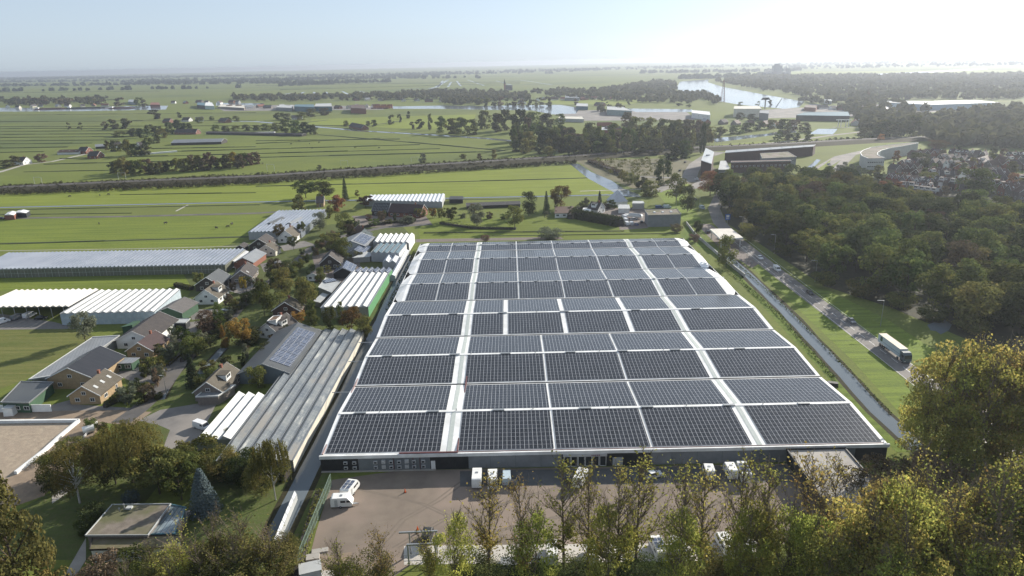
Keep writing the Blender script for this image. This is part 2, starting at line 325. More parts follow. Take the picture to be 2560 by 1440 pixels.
# polder ditches: raised reed strips, bank shade put into their dark colour
mb = MB()
D = [((-100, 305), (640, 301), 4), ((-100, 289), (640, 282), 6), ((-100, 317), (900, 314), 3), ((-100, 322), (350, 321), 3), ((-100, 329), (420, 327), 3), ((-100, 337), (400, 334), 3), ((-100, 345), (360, 341), 3), ((-100, 353), (300, 350), 3),
     ((-100, 361), (230, 358), 3), ((-100, 372), (170, 368), 3), ((-100, 384), (110, 379), 3), ((150, 397), (420, 390), 2.5), ((110, 411), (640, 398), 2.5), ((60, 430), (330, 425), 2.5), ((640, 359), (950, 346), 2.5), ((380, 372), (640, 367), 2.5), ((400, 380), (1050, 362), 2.5), ((400, 391), (1100, 372), 2.5), ((640, 394), (1250, 379), 3.5), ((640, 352), (1000, 348), 2.5),
     ((795, 337), (1060, 359), 3.5), ((1060, 359), (1260, 377), 3.5), ((640, 466), (1280, 451), 2.5), ((1280, 451), (1468, 445), 2.5), ((640, 482), (300, 487), 1.2), ((-100, 613), (620, 592), 3), ((-100, 527), (650, 512), 1.5), ((700, 505), (1300, 497), 3),
     ((-100, 538), (330, 533), 1.5), ((660, 320), (820, 300), 5), ((900, 318), (1000, 303), 5), ((1200, 250), (1290, 248), 8), ((1350, 245), (1600, 243), 8), ((0, 252), (300, 250), 6), ((960, 250), (1100, 248), 6), ((700, 225), (1300, 208), 6), ((0, 232), (400, 228), 8), ((640, 214), (1300, 205), 8), ((1060, 583), (1560, 578), 1.5), ((1230, 590), (1700, 584), 1)]
for a, b, wd in D:
    A, B = W(*a)[:2], W(*b)[:2]; L = np.linalg.norm(B-A); k = max(1, int(L/25)); d = (B-A)/L; nn = np.array([-d[1], d[0]]); hh = .35 if a[1] > 500 else (.5 if a[1] > 420 else .75 if a[1] > 270 else 1.4)
    for i in range(k):
        p, q = A+d*L*i/k, A+d*L*(i+1)/k; h_ = hh*nr.uniform(.6, 1.2); w2 = nn*wd*.5*nr.uniform(.6, 1.1); mb.hexa([(*(p-w2), 0), (*(q-w2), 0), (*(q+w2), 0), (*(p+w2), 0)], [(*(p-w2*.5), h_), (*(q-w2*.5), h_), (*(q+w2*.5), h_), (*(p+w2*.5), h_)])
tag(link('field_ditches', mb.mesh('field_ditches', M('shaded_ditch_reeds', (.035, .05, .018), (.05, .06, .025), .4, .95))), kind='structure')
# roads and yards
sheet('gravel_yard', [[(762, 1440), (790, 1330), (830, 1200), (1000, 1176), (1960, 1160), (2150, 1160), (2230, 1300), (2150, 1320), (1900, 1372), (1100, 1382), (1030, 1410), (900, 1500), (700, 1500)]], dirt, .02)
sheet('yard_pavement', [[(1150, 1178), (1980, 1162), (2010, 1205), (1150, 1217)]], M('grey_yard_tarmac', (.1, .1, .1), (.085, .085, .085), .4, .9), .026)
sheet('concrete_strip', [[(1010, 1365), (1910, 1356), (1910, 1400), (1010, 1412)]], slabm, .028)
sheet('sand_arena', [[(-60, 1057), (200, 1051), (40, 1185), (-60, 1240)]], sand, .03)
sheet('sandy_ground', [[(-60, 1050), (215, 1048), (260, 1060), (110, 1240), (-60, 1300)], [(-60, 1030), (300, 1025), (380, 1030), (330, 1065), (200, 1050), (-60, 1055)], [(750, 1400), (880, 1380), (870, 1440), (740, 1440)]], M('sandy_soil', (.25, .19, .135), (.19, .145, .105), .5, .95), .024)
sheet('farm_yard', [[(-60, 775), (135, 805), (200, 822), (-60, 825)], [(345, 1052), (400, 1025), (500, 1008), (540, 1012), (495, 1100), (440, 1135), (405, 1128), (425, 1075), (395, 1062)], [(290, 935), (330, 910), (400, 905), (440, 912), (400, 960), (330, 955)], [(120, 1015), (175, 1000), (200, 1012), (330, 1020), (310, 1040), (110, 1040)], [(415, 815), (470, 806), (560, 795), (545, 830), (460, 860), (400, 850)],
      [(565, 700), (640, 690), (655, 720), (600, 735), (560, 725)], [(470, 775), (540, 772), (560, 790), (480, 800)], [(650, 660), (700, 650), (720, 665), (660, 680)], [(700, 615), (760, 602), (790, 612), (710, 628)]], tarmacl, .022)
sheet('side_yard', [[(780, 640), (860, 620), (900, 640), (900, 700), (800, 720)], [(880, 540), (1060, 535), (1080, 560), (900, 570)], [(1440, 520), (1610, 520), (1620, 570), (1550, 575), (1540, 545), (1440, 540)], [(1040, 598), (1400, 592), (1410, 598), (1040, 606)]], paving, .024)
mb = MB()
for k, q in enumerate(([(1150, 1205), (1090, 1250), (1000, 1300), (930, 1380), (880, 1440)], [(1400, 1215), (1250, 1260), (1100, 1300), (980, 1370)], [(1650, 1210), (1500, 1270), (1300, 1310), (1130, 1360)], [(900, 1225), (1050, 1260), (1200, 1330)], [(1900, 1200), (1750, 1270), (1500, 1330), (1250, 1350)])):
    for o in (0, 14): ribbon(mb, [(x+o, y) for x, y in q], .45, .0225+.0004*k, jitter=.5)
tag(link('tyre_tracks', mb.mesh('tyre_tracks', M('compacted_gravel', (.168, .137, .108), (.145, .118, .095), .8, .9))), kind='structure')
mb = MB()
STREET = [(1080, 560), (960, 568), (880, 585), (830, 598), (780, 620), (745, 652), (700, 690), (640, 728), (590, 775), (560, 812), (505, 858), (448, 908), (400, 975), (345, 1025), (300, 1058)]
ribbon(mb, STREET, 5.5, .036)
ribbon(mb, [(-100, 549), (0, 546), (330, 541), (640, 533), (720, 528)], 4.5, .036)
tag(link('village_street', mb.mesh('village_street', tarmac)), kind='structure')
mb = MB(); ribbon(mb, [(-100, 628.5), (330, 622), (600, 615.5)], .9, .036); ribbon(mb, [(-100, 455), (0, 430), (60, 412), (130, 404), (215, 385)], 5, .036); ribbon(mb, [(440, 528), (470, 512)], 1.5, .036); ribbon(mb, [(1450, 478), (1700, 470)], 2, .036)
ribbon(mb, [(740, 1440), (850, 1440)], 3, .036)
tag(link('footpath', mb.mesh('footpath', conc)), kind='structure')
mb = MB()
ROAD = [(120, 60), (120, 200), (118.5, 300), (119, 360), (122, 400), (130, 440), (143, 475), (155, 505), (165, 530)]
ribbon(mb, ROAD, 7.4, .04, world=True)
ribbon(mb, [(1640, 480), (1690, 455), (1735, 447), (1760, 452), (1730, 470), (1690, 478)], 8, .038); ribbon(mb, [(1720, 455), (1728, 430), (1740, 410), (1770, 390), (1800, 380)], 12, .042); ribbon(mb, [(1600, 442), (1720, 446)], 6, .037)
ribbon(mb, [(2020, 440), (2060, 415), (2100, 392), (2190, 372)], 10, .038); ribbon(mb, [(2080, 440), (2110, 405), (2130, 385)], 8, .037); ribbon(mb, [(1820, 366), (1960, 355), (2080, 338), (2150, 330), (2180, 320), (2080, 318)], 7, .037)
ribbon(mb, [(2290, 318), (2345, 305), (2400, 300)], 8, .036)
tag(link('main_road', mb.mesh('main_road', tarmacl)), kind='structure')
sheet('petrol_station_forecourt', [[(1740, 560), (1775, 560), (1850, 610), (1905, 655), (1880, 670), (1800, 620)]], paving, .03)
mb = MB()
for x, wd in ((116.3, .12), (123.7, .12)): ribbon(mb, [(x, 60), (x, 300), (x+.5, 358)], wd, .046, world=True)
y = 60
while y < 350: ribbon(mb, [(120-.01*max(0, y-200), y), (120-.01*max(0, y-200), y+4)], .14, .046, world=True); y += 7
tag(link('road_marking', mb.mesh('road_marking', white)), kind='structure')
sheet('green_roundabout', [[(1702, 462), (1718, 459), (1730, 463), (1712, 467)], [(2035, 428), (2060, 412), (2078, 398), (2064, 428)]], grassb, .05)
sheet('far_bright_pasture', [[(1790, 362), (1960, 349), (2020, 346), (1990, 356), (1830, 372)], [(780, 298), (1060, 289), (1190, 286), (1180, 322), (1030, 322), (770, 310)], [(1350, 250), (1560, 246), (1680, 248), (1560, 262), (1370, 260)], [(1880, 180), (2560, 175), (2560, 186), (2300, 190), (1900, 192)]], grassb, .015)  # patches of the brighter grass, far off
sheet('business_yard', [[(1380, 285), (1450, 276), (1700, 272), (1720, 282), (1740, 300), (1440, 302)], [(540, 268), (700, 262), (960, 266), (960, 274), (560, 278)], [(1900, 275), (2130, 262), (2500, 256), (2500, 272), (2100, 292), (1900, 296)]], tarmacl, .02)
# ------------------------------------------------------------------ the big hall under solar panels
EZ = 4.3; BX0, BX1 = -46.2, 88.0; GY = [145.4, 182.6, 219.6, 256.8, 294.0, 331.2, 349.0]; RZ = 1.25
wh = thing('solar_roof_warehouse', 'vast low hall whose six-bay white roof is covered in dark solar panels', 'warehouse', ((BX0+BX1)/2, GY[0], 0))
OX, OY = (BX0+BX1)/2, GY[0]
r_cap = M('white_roof_membrane', (.78, .78, .77), (.68, .68, .67), .5, .5, c=(.62, .62, .6), cscale=.2)
walk = M('walkway_mat', (.42, .45, .43), (.36, .4, .38), 1, .8); gut = M('dark_gutter', (.012, .012, .013), None, 1, .6)
mb = MB(); mb.box(BX0-OX, BX1-OX, 0, GY[-1]-OY, 0, EZ-.25); part('wall', mb, grey, wh)
for b in range(6):
    y0, y1 = GY[b]-OY, GY[b+1]-OY; ym = (y0+y1)/2; g = .45; rz = EZ+(RZ if b < 5 else .7); x0, x1 = BX0-OX, BX1-OX
    mb = MB(); z0 = EZ-.25; A = [(x0, y0+g, z0), (x0, y0+g, EZ), (x0, ym, rz), (x0, y1-g, EZ), (x0, y1-g, z0)]
    if b >= 3:                                    # hipped white ends on the far bays
        h = 3.2; mb.hexa([(x0-.3, y0+g, z0), (x1+.3, y0+g, z0), (x1+.3, y1-g, z0), (x0-.3, y1-g, z0)], [(x0-.3, y0+g, EZ-.6), (x1+.3, y0+g, EZ-.6), (x1+.3, y1-g, EZ-.6), (x0-.3, y1-g, EZ-.6)])
        a0, a1, ri = (x0-.3, x0+h, x0+h+.5); c0, c1 = x1+.3, x1-h
        mb.face([(a0, y0+g, EZ-.6), (a1, y0+g, EZ), (a1, ym, rz), (a0, ym, EZ+.1)]); mb.face([(a0, ym, EZ+.1), (a1, ym, rz), (a1, y1-g, EZ), (a0, y1-g, EZ-.6)])
        mb.face([(c0, y0+g, EZ-.6), (c0, ym, EZ+.1), (c1, ym, rz), (c1, y0+g, EZ)]); mb.face([(c0, ym, EZ+.1), (c0, y1-g, EZ-.6), (c1, y1-g, EZ), (c1, ym, rz)])
        mb.face([(a1, y0+g, EZ), (c1, y0+g, EZ), (c1, ym, rz), (a1, ym, rz)]); mb.face([(a1, ym, rz), (c1, ym, rz), (c1, y1-g, EZ), (a1, y1-g, EZ)])
        mb.face([(a0, y0+g, EZ-.6), (c0, y0+g, EZ-.6), (c1, y0+g, EZ), (a1, y0+g, EZ)]); mb.face([(a1, y1-g, EZ), (c1, y1-g, EZ), (c0, y1-g, EZ-.6), (a0, y1-g, EZ-.6)])
    else: mb.hexa(A, [(x1, *p[1:]) for p in A])
    part('roof_bay', mb, r_cap, wh)
    if b < 5: mb = MB(); mb.box(x0, x1, y1-g, y1+g, EZ-.5, EZ-.12); part('gutter', mb, gut, wh)
    # panel fields between the walkways
    if b < 2: xs = [-45.2, -17.9, -13.6, 9.1, 9.7, 32.1, 32.7, 56.2, 59.6, 87.0]
    elif b == 2: xs = [-44.9, -17.6, -14.2, -3.3, -1.6, 17.2, 18.9, 39.6, 41.4, 57.0, 59.9, 86.6]
    else: xs = [-41.6, -29.9, -29.5, -17.3, -14.6, 2.4, 2.9, 20.3, 20.8, 39.1, 39.7, 57.2, 60.0, 71.6, 72.0, 83.4]
    if b == 1: xs = [-45.2, -17.9, -14.2, 9.1, 9.7, 32.1, 32.7, 56.4, 59.6, 87.0]
    eg, rg = (.55, .62) if b < 3 else (.5, .32)
    for i in range(0, len(xs), 2):
        X0, X1 = xs[i]-OX, xs[i+1]-OX
        for s in (0, 1):
            ya, yb = (y0+g+eg, ym-rg) if s == 0 else (ym+rg, y1-g-eg)
            zf = lambda y: EZ+(rz-EZ)*(1-abs(y-ym)/(ym-y0-g))+.06
            mb = MB(); L = yb-ya; dz = zf(yb)-zf(ya); p = [(0, 0), (X1-X0, 0), (X1-X0, L), (0, L)]
            mb.hexa([(x, y, dz*y/L) for x, y in p], [(x, y, dz*y/L+.06) for x, y in p])
            o = part('solar_array', mb, sol, wh); o.location = (X0, ya, zf(ya))
    # ridge cap with little vents, walkway mats
    mb = MB(); x = x0+2
    rw = .5 if b < 3 else .2
    mb.box(x0+.5, x1-.5, ym-rw, ym+rw, rz-.05, rz+.12); part('ridge_cap', mb, r_cap, wh)
    step = 22 if b < 3 else 7.5
    x = x0+6+b
    while x < x1-4:
        mb = MB(); wv = 1.5 if b < 3 else .55; mb.box(x-wv, x+wv, ym-.6, ym+.25, rz+.12, rz+.34); part('ridge_vent', mb, mgrey, wh); x += step*rng.uniform(.7, 1.2)
    x = x0+11+b*2
    while x < x1-4: mb = MB(); mb.tube((x, ym, rz), (x, ym, rz+.8), .12, .12, 6); part('vent_pipe', mb, mgrey, wh); x += 20
    for wx in ((-15.8, 58.0) if b < 3 else (-15.9, 58.6)):
        mb = MB(); k = .55
        for ya, yb in ((y0+g, ym-rw), (ym+rw, y1-g)):
            mb.face([(wx-OX-k, ya, zf(ya)+.0), (wx-OX+k, ya, zf(ya)+.0), (wx-OX+k, yb, zf(yb)+.0), (wx-OX-k, yb, zf(yb)+.0)])
        part('walkway', mb, walk, wh)
# fascia, cable trays, front details
mb = MB(); mb.box(BX0-OX-.15, BX1-OX+.3, -.35, .12, EZ-.75, EZ+.1); part('fascia', mb, r_cap, wh)
mb = MB(); mb.box(-45.9-OX, -45.55-OX, .4, 70, EZ+.05, EZ+.3); part('cable_tray', mb, M('rosy_cable_tray', (.36, .26, .25), (.28, .2, .19), .5, .7), wh)
mb = MB(); mb.box(-13.95-OX, -13.6-OX, .4, 70, EZ+.12, EZ+.4)
for yy in (0,): mb.box(-27.5-OX, -13.6-OX, -.12, .3, EZ+.1, EZ+.36)
part('cable_tray', mb, rust, wh)
mb = MB(); mb.box(-14-OX, 87-OX, .24, .4, EZ+.1, EZ+.2); part('cable_tray', mb, rust, wh)
F = -.06
def wall_panel(x0, x1, z0, z1, m, name='wall_panel', dy=.06): mb = MB(); mb.box(x0-OX, x1-OX, -dy, 0, z0, z1); return part(name, mb, m, wh)
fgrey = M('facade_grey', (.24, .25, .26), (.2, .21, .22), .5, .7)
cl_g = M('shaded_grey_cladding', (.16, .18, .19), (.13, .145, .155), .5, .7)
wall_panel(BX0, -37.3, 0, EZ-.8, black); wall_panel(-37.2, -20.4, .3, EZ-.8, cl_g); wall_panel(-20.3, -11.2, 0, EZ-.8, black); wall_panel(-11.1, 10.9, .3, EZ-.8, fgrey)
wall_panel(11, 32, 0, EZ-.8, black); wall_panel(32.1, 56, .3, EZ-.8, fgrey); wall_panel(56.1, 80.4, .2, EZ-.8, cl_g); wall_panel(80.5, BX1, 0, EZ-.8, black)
mb = MB(); mb.box(BX0-OX, -19-OX, -.5, -.07, 0, .28); part('plinth', mb, conc, wh)
acm = M('air_conditioner_white', (.5, .5, .49), (.4, .4, .4), 2, .5)
for x in (-40.3, -38.2, -33.2, -31.3, -29.5, -27.6, -25.8, -24.1, -21.9): 
    for z in (1.1, 2.45):
        tall = x in (-31.3, -25.8)
        mb = MB(); mb.box(x-OX-.45, x-OX+.45, -.5, -.07, z-.35, z+(.5 if tall else .3)); mb.box(x-OX-.3, x-OX+.3, -.53, -.5, z-.22, z+.2, 1)
        part('air_conditioner', mb, [acm, lgrey if tall else glassd], wh)
for x in (-28.9, -24.3, -22.7): mb = MB(); mb.tube((x-OX, -.15, .3), (x-OX, -.15, EZ-.3), .09, .09, 6); part('downpipe', mb, rust, wh)
wall_panel(-20.1, -19.1, .1, 2.4, white, 'door', .14)
gd = wall_panel(11.2, 21.6, 2.9, EZ-.8, M('sign_board', (.5, .5, .5), (.42, .42, .43), 1, .6), 'sign_board', .5)
mb = MB()
for i in range(5): mb.box(17.9+i*.42-OX, 18.2+i*.42-OX, -.54, -.5, 3.12, 3.34)
part('sign_lettering', mb, M('maroon_lettering', (.16, .04, .06), None, 1, .6), wh)
for i in range(6):
    mb = MB(); x = 11.4+i*1.7-OX
    for a in ((x, x+.12, .1, 2.8), (x+1.45, x+1.57, .1, 2.8), (x, x+1.57, 2.7, 2.8), (x, x+1.57, .1, .2)): mb.box(a[0], a[1], -.2, -.06, a[2], a[3])
    mb.box(x+.12, x+1.45, -.12, -.08, .2, 2.7, 1); part('entrance_window', mb, [white, glassd], wh)
wall_panel(23.0, 25.4, .1, 2.3, lgrey, 'door', .3)
for x in (-6, 0, 6, 37, 43, 49, 64): mb = MB(); mb.box(x-OX-.05, x-OX+.05, -.1, -.05, .3, EZ-.8); part('wall_joint', mb, cl_g, wh)
for y in (182.6, 204, 219.6): mb = MB(); mb.tube((BX0-OX-5.3, y-OY-3, EZ-.3), (BX0-OX, y-OY-3, EZ-.3), .13, .13, 6); part('overflow_pipe', mb, lgrey, wh)
mb = MB(); mb.hexa([(64.2-OX, -27, 0), (77.4-OX, -27, 0), (77.4-OX, -.5, 0), (64.2-OX, -.5, 0)], [(64.2-OX, -27, 3.4), (77.4-OX, -27, 3.4), (77.4-OX, -.5, 3.4), (64.2-OX, -.5, 3.4)]); part('annex_wall', mb, black, wh)
mb = MB(); mb.box(64-OX, 77.6-OX, -27.2, -.45, 3.4, 3.6); part('annex_roof', mb, conc, wh)
mb = MB()
for q in ((63.8, 64.15, -27.4, -.45), (77.45, 77.8, -27.4, -.45), (64.15, 77.45, -27.4, -27.05), (64.15, 77.45, -.8, -.45)): mb.box(q[0]-OX, q[1]-OX, q[2], q[3], 3.5, 3.9)
part('annex_parapet', mb, black, wh)

# ------------------------------------------------------------------ builders for other buildings
_wm = {}
def window_mesh(w_, h_, dr=False):
    k = (w_, h_, dr)
    if k not in _wm:
        mb = MB(); t = .1
        for a in ((-w_/2, w_/2, 0, t), (-w_/2, w_/2, h_-t, h_), (-w_/2, -w_/2+t, t, h_-t), (w_/2-t, w_/2, t, h_-t)): mb.box(a[0], a[1], -.06, .02, a[2], a[3])
        if dr: mb.box(-w_/2+t, w_/2-t, -.03, .0, t, h_-t, 2)
        else: mb.box(-w_/2+t, w_/2-t, -.03, .0, t, h_-t, 1); mb.box(-.03, .03, -.05, .01, t, h_-t)
        _wm[k] = mb.mesh('window', [white, glassd, dark])
    return _wm[k]
def put_window(par, x, y, z, face, w_=1.5, h_=1.2, door=False):
    "face: outward direction angle in the building's frame"
    o = link('door' if door else 'window', window_mesh(w_, h_, door), par, (x, y, z)); o.rotation_euler = (0, 0, face+math.pi/2); return o
def house(A, B, hr, Wd, hw, wall, roof, label, name='house', cat='house', win=1, chim=1, skyl=0, sol_=0, dormer=0, group=None, ext=0, gable=None, world=None):
    "gabled building from its visible ridge ends (photo pixels) at ridge height hr; width Wd, wall height hw"
    a, b = (W(*A, hr), W(*B, hr)) if world is None else (np.array([*world[0], hr]), np.array([*world[1], hr]))
    L = float(np.linalg.norm((b-a)[:2])); an = math.atan2(b[1]-a[1], b[0]-a[0]); mid = (a+b)/2
    t = thing(name, label, cat, (mid[0], mid[1], 0), an, group); x = L/2-.3; y = Wd/2-.3; H = hr-.25; k = (hr-hw)/(Wd/2)
    mb = MB(); G = [(-y, 0), (y, 0), (y, hw-.1), (0, H-.1), (-y, hw-.1)]
    mb.hexa([(-x, p, q) for p, q in G], [(x, p, q) for p, q in G], 0, None)
    part('wall', mb, wall, t)
    if gable is not None:
        for s in (-1, 1):
            mb = MB(); mb.hexa([(s*(x+.02), -y+.3, hw), (s*(x+.02), y-.3, hw), (s*(x+.02), 0, H-.45)], [(s*(x+.06), -y+.3, hw), (s*(x+.06), y-.3, hw), (s*(x+.06), 0, H-.45)]); part('gable_board', mb, gable, t)
    mb = MB(); X = L/2; Y = Wd/2+.15; zo = hr-k*Y; th = .2
    for s in (-1, 1):
        ring = [(s*Y, zo), (0, hr), (0, hr-th), (s*Y, zo-th)]; mb.hexa([(-X, *p) for p in ring], [(X, *p) for p in ring])
    part('roof', mb, roof, t)
    mb = MB()
    for sx in (-1, 1):
        for s in (-1, 1): ring = [(s*Y, zo+.05), (0, hr+.05), (0, hr-.25), (s*Y, zo-.25)]; mb.hexa([(sx*X, *p) for p in ring], [(sx*(X+.07), *p) for p in ring])
        part('barge_board', mb, white if win else lgrey, t); mb = MB()
    if win:
        n = max(1, int(L/4.5))
        for s in (-1, 1):
            for i in range(n):
                px_ = -x+(i+.5)*2*x/n; dr = (i == n//2)
                put_window(t, px_, s*(y+.02), .1 if dr else .9, s*math.pi/2, 1.0 if dr else 1.7, 2.1 if dr else 1.2, dr)
        for s in (-1, 1):
            for q in (-Wd/4+.2, Wd/4-.2): put_window(t, s*(x+.02), q, .9, 0 if s > 0 else math.pi, 1.4, 1.2)
            if hr-hw > 2.4: put_window(t, s*(x+.08), 0, hw+.1, 0 if s > 0 else math.pi, 1.3, 1.1)
    def onroof(name_, xx, f, s, w_, l_, m, hh=.1):
        yy = s*Wd/2*(1-f); zz = hr-k*abs(yy)+.02; dy = w_/2
        P4 = [(xx-l_/2, yy-dy), (xx+l_/2, yy-dy), (xx+l_/2, yy+dy), (xx-l_/2, yy+dy)]
        mb = MB(); mb.hexa([(u, v, hr-k*abs(v)+.01) for u, v in P4], [(u, v, hr-k*abs(v)+hh) for u, v in P4]); part(name_, mb, m, t)
    for i in range(skyl): onroof('skylight', -x*.6+i*(1.2*x/max(1, skyl-1) if skyl > 1 else 1), .5, -1, 1.1, .9, lgrey)
    if sol_: onroof('solar_panel', sol_ if isinstance(sol_, float) else 0, .5, -1, Wd*.38, L*.8 if sol_ is not True else L*.6, sol2, .12)
    if chim: mb = MB(); mb.box(x*.5-.35, x*.5+.35, -.3, .3, hr-1, hr+.8); mb.box(x*.5-.42, x*.5+.42, -.37, .37, hr+.8, hr+.95); part('chimney', mb, brick, t)
    if dormer:
        dy = Wd/2*.75; zt = hr-.3
        for s in ((-1,) if dormer == 1 else (-1, 1)):
            mb = MB(); r0 = [(-1.6, 0, 0), (1.6, 0, 0), (1.6, s*dy, 0), (-1.6, s*dy, 0)]
            mb.hexa([(u, v, hr-k*dy-.1) for u, v, _ in r0], [(u, v, zt-.15) for u, v, _ in r0]); mb.hexa([(u*1.1, v*1.06, zt-.15) for u, v, _ in r0], [(u*1.1, v*1.06, zt) for u, v, _ in r0], 1)
            part('dormer', mb, [white, roof], t); put_window(t, 0, s*(dy+.03), zt-1.45, s*math.pi/2, 2.4, 1.1)
    return t
def frame(a, b):
    an = math.atan2(b[1]-a[1], b[0]-a[0]); c_, s_ = math.cos(an), math.sin(an)
    def loc(p, z=None): d = (p[0]-a[0], p[1]-a[1]); return (d[0]*c_+d[1]*s_, -d[0]*s_+d[1]*c_, p[2] if z is None else z)
    return an, loc
def hall(a, b, d, h, n, rise, roof, wall, label, name='greenhouse', cat='greenhouse', c=None, group=None, gut_=None, open_=0, wall2=None, peak=.5, glaz=0, gw=.12):
    "n parallel gabled spans; a near-left, b near-right, d far-left eave corners in pixels; ridges run a->d"
    a, b, d = W(*a, h), W(*b, h), W(*d, h); c = b+d-a if c is None else W(*c, h)
    an, lc = frame(a, b); t = thing(name, label, cat, (a[0], a[1], 0), an, group)
    A, B, Cc, Dd = lc(a), lc(b), lc(c), lc(d); mix = lambda p, q, f, z=0: (p[0]+(q[0]-p[0])*f, p[1]+(q[1]-p[1])*f, h+z)
    mb = MB()
    if not open_:
        mb.hexa([(*p[:2], 0) for p in (A, B, Cc, Dd)], [(*p[:2], h-.06) for p in (A, B, Cc, Dd)]); part('wall', mb, wall, t)
    else:
        e = .02; 
        mb.hexa([(*mix(A, Dd, .75)[:2], 0), (*mix(B, Cc, .75)[:2], 0), (*Cc[:2], 0), (*Dd[:2], 0)], [(*mix(A, Dd, .75)[:2], h-.06), (*mix(B, Cc, .75)[:2], h-.06), (*Cc[:2], h-.06), (*Dd[:2], h-.06)]); part('wall', mb, wall, t)
        for i in range(0, n+1, 2):
            q = mix(A, B, i/n); mb = MB(); mb.box(q[0]-.1, q[0]+.1, q[1]+.1, q[1]+.3, 0, h-.1); part('post', mb, mgrey, t)
    mb = MB(); gt = MB(); gb = MB()
    for i in range(n):
        f0, f1 = i/n, (i+1)/n; fm = f0+(f1-f0)*peak; e = .06/max(1, np.linalg.norm((b-a)[:2]))*1.5
        p0, pm, p1 = mix(A, B, f0+e), mix(A, B, fm, rise), mix(A, B, f1-e); q0, qm, q1 = mix(Dd, Cc, f0+e), mix(Dd, Cc, fm, rise), mix(Dd, Cc, f1-e)
        mb.hexa([p0, p1, pm], [q0, q1, qm])
        if gut_: 
            for j, f in enumerate((f0, f1) if i == n-1 else (f0,)):
                g0, g1 = mix(A, B, f, .05), mix(Dd, Cc, f, .05); gt.hexa([(g0[0]-gw, g0[1], g0[2]), (g0[0]+gw, g0[1], g0[2]), (g1[0]+gw, g1[1], g1[2]), (g1[0]-gw, g1[1], g1[2])], [(g0[0]-gw, g0[1], g0[2]+.12+gw*.3), (g0[0]+gw, g0[1], g0[2]+.12+gw*.3), (g1[0]+gw, g1[1], g1[2]+.12+gw*.3), (g1[0]-gw, g1[1], g1[2]+.12+gw*.3)])
    part('roof', mb, roof, t)
    if gut_: part('gutter', gt, gut_, t)  # a wide gw exaggerates real gutters, standing in for sunlit and shaded slopes
    if glaz:
        mb = MB(); L = B[0]
        k = 0
        while k*glaz < L: mb.box(k*glaz-.04, k*glaz+.04, -.06, -.01, .1, h-.1); k += 1
        mb.box(0, L, -.07, -.01, h*.5, h*.5+.08); part('glazing_frame', mb, lgrey, t)
    if wall2 is not None:
        mb = MB(); u = (Cc[0]-B[0], Cc[1]-B[1]); mb.hexa([(B[0]+.03, B[1], .05), (B[0]+.08, B[1], .05), (Cc[0]+.08, Cc[1], .05), (Cc[0]+.03, Cc[1], .05)], [(B[0]+.03, B[1], h-.1), (B[0]+.08, B[1], h-.1), (Cc[0]+.08, Cc[1], h-.1), (Cc[0]+.03, Cc[1], h-.1)]); part('side_wall', mb, wall2, t)
    return t
def flat(quad, h, roof, wall, label, name='shed', cat='shed', group=None, edge=None, win=0, over=.3, skyl=0, lh=None):
    "flat-roofed block from its four roof corners in pixels (near-left, near-right, far-right, far-left)"
    pts = [W(*p, h) for p in quad]
    if len(pts) == 3: pts.append(pts[0]+pts[2]-pts[1])
    a = pts[0]; an, lc = frame(a, pts[1]); t = thing(name, label, cat, (a[0], a[1], 0), an, group)
    q = [lc(p) for p in pts]; c_ = np.mean(q, 0); L = max(1, float(np.linalg.norm(np.array(q[1])-q[0])))
    ins = lambda p, k: (p[0]+(c_[0]-p[0])*k, p[1]+(c_[1]-p[1])*k); k = over/L*2
    mb = MB(); mb.hexa([(*ins(p, k), 0) for p in q], [(*ins(p, k), h-.25) for p in q]); part('wall', mb, wall, t)
    mb = MB(); mb.hexa([(*p[:2], h-.25) for p in q], [(*p[:2], h-.08) for p in q]); part('roof', mb, roof, t)
    if edge is not None:
        mb = MB()
        for i in range(4):
            p, r_ = q[i], q[(i+1) % 4]; pi, ri = ins(p, .3/L), ins(r_, .3/L)
            mb.hexa([(*p[:2], h-.3), (*r_[:2], h-.3), (*ri, h-.3), (*pi, h-.3)], [(*p[:2], h+.12), (*r_[:2], h+.12), (*ri, h+.12), (*pi, h+.12)])
        part('roof_edge', mb, edge, t)
    for i in range(skyl):
        f = (i+1)/(skyl+1); p = np.array(q[0])*(1-f)+np.array(q[1])*f; r_ = np.array(q[3])*(1-f)+np.array(q[2])*f; m_ = p*.5+r_*.5
        mb = MB(); mb.hexa([(m_[0]-.7, m_[1]-1, h-.08), (m_[0]+.7, m_[1]-1, h-.08), (m_[0]+.7, m_[1]+1, h-.08), (m_[0]-.7, m_[1]+1, h-.08)], [(m_[0]-.5, m_[1]-.8, h+.35), (m_[0]+.5, m_[1]-.8, h+.35), (m_[0]+.5, m_[1]+.8, h+.35), (m_[0]-.5, m_[1]+.8, h+.35)]); part('skylight', mb, white, t)
    for i in range(win):
        f = (i+.5)/win; p = np.array(q[0])*(1-f)+np.array(q[1])*f; s = 1 if True else 0
        w0 = ins(p, k); put_window(t, p[0], w0[1]-.04, .9 if h < 6 else h*.55, -math.pi/2, min(1.8, L/win*.6), 1.2)
    return t
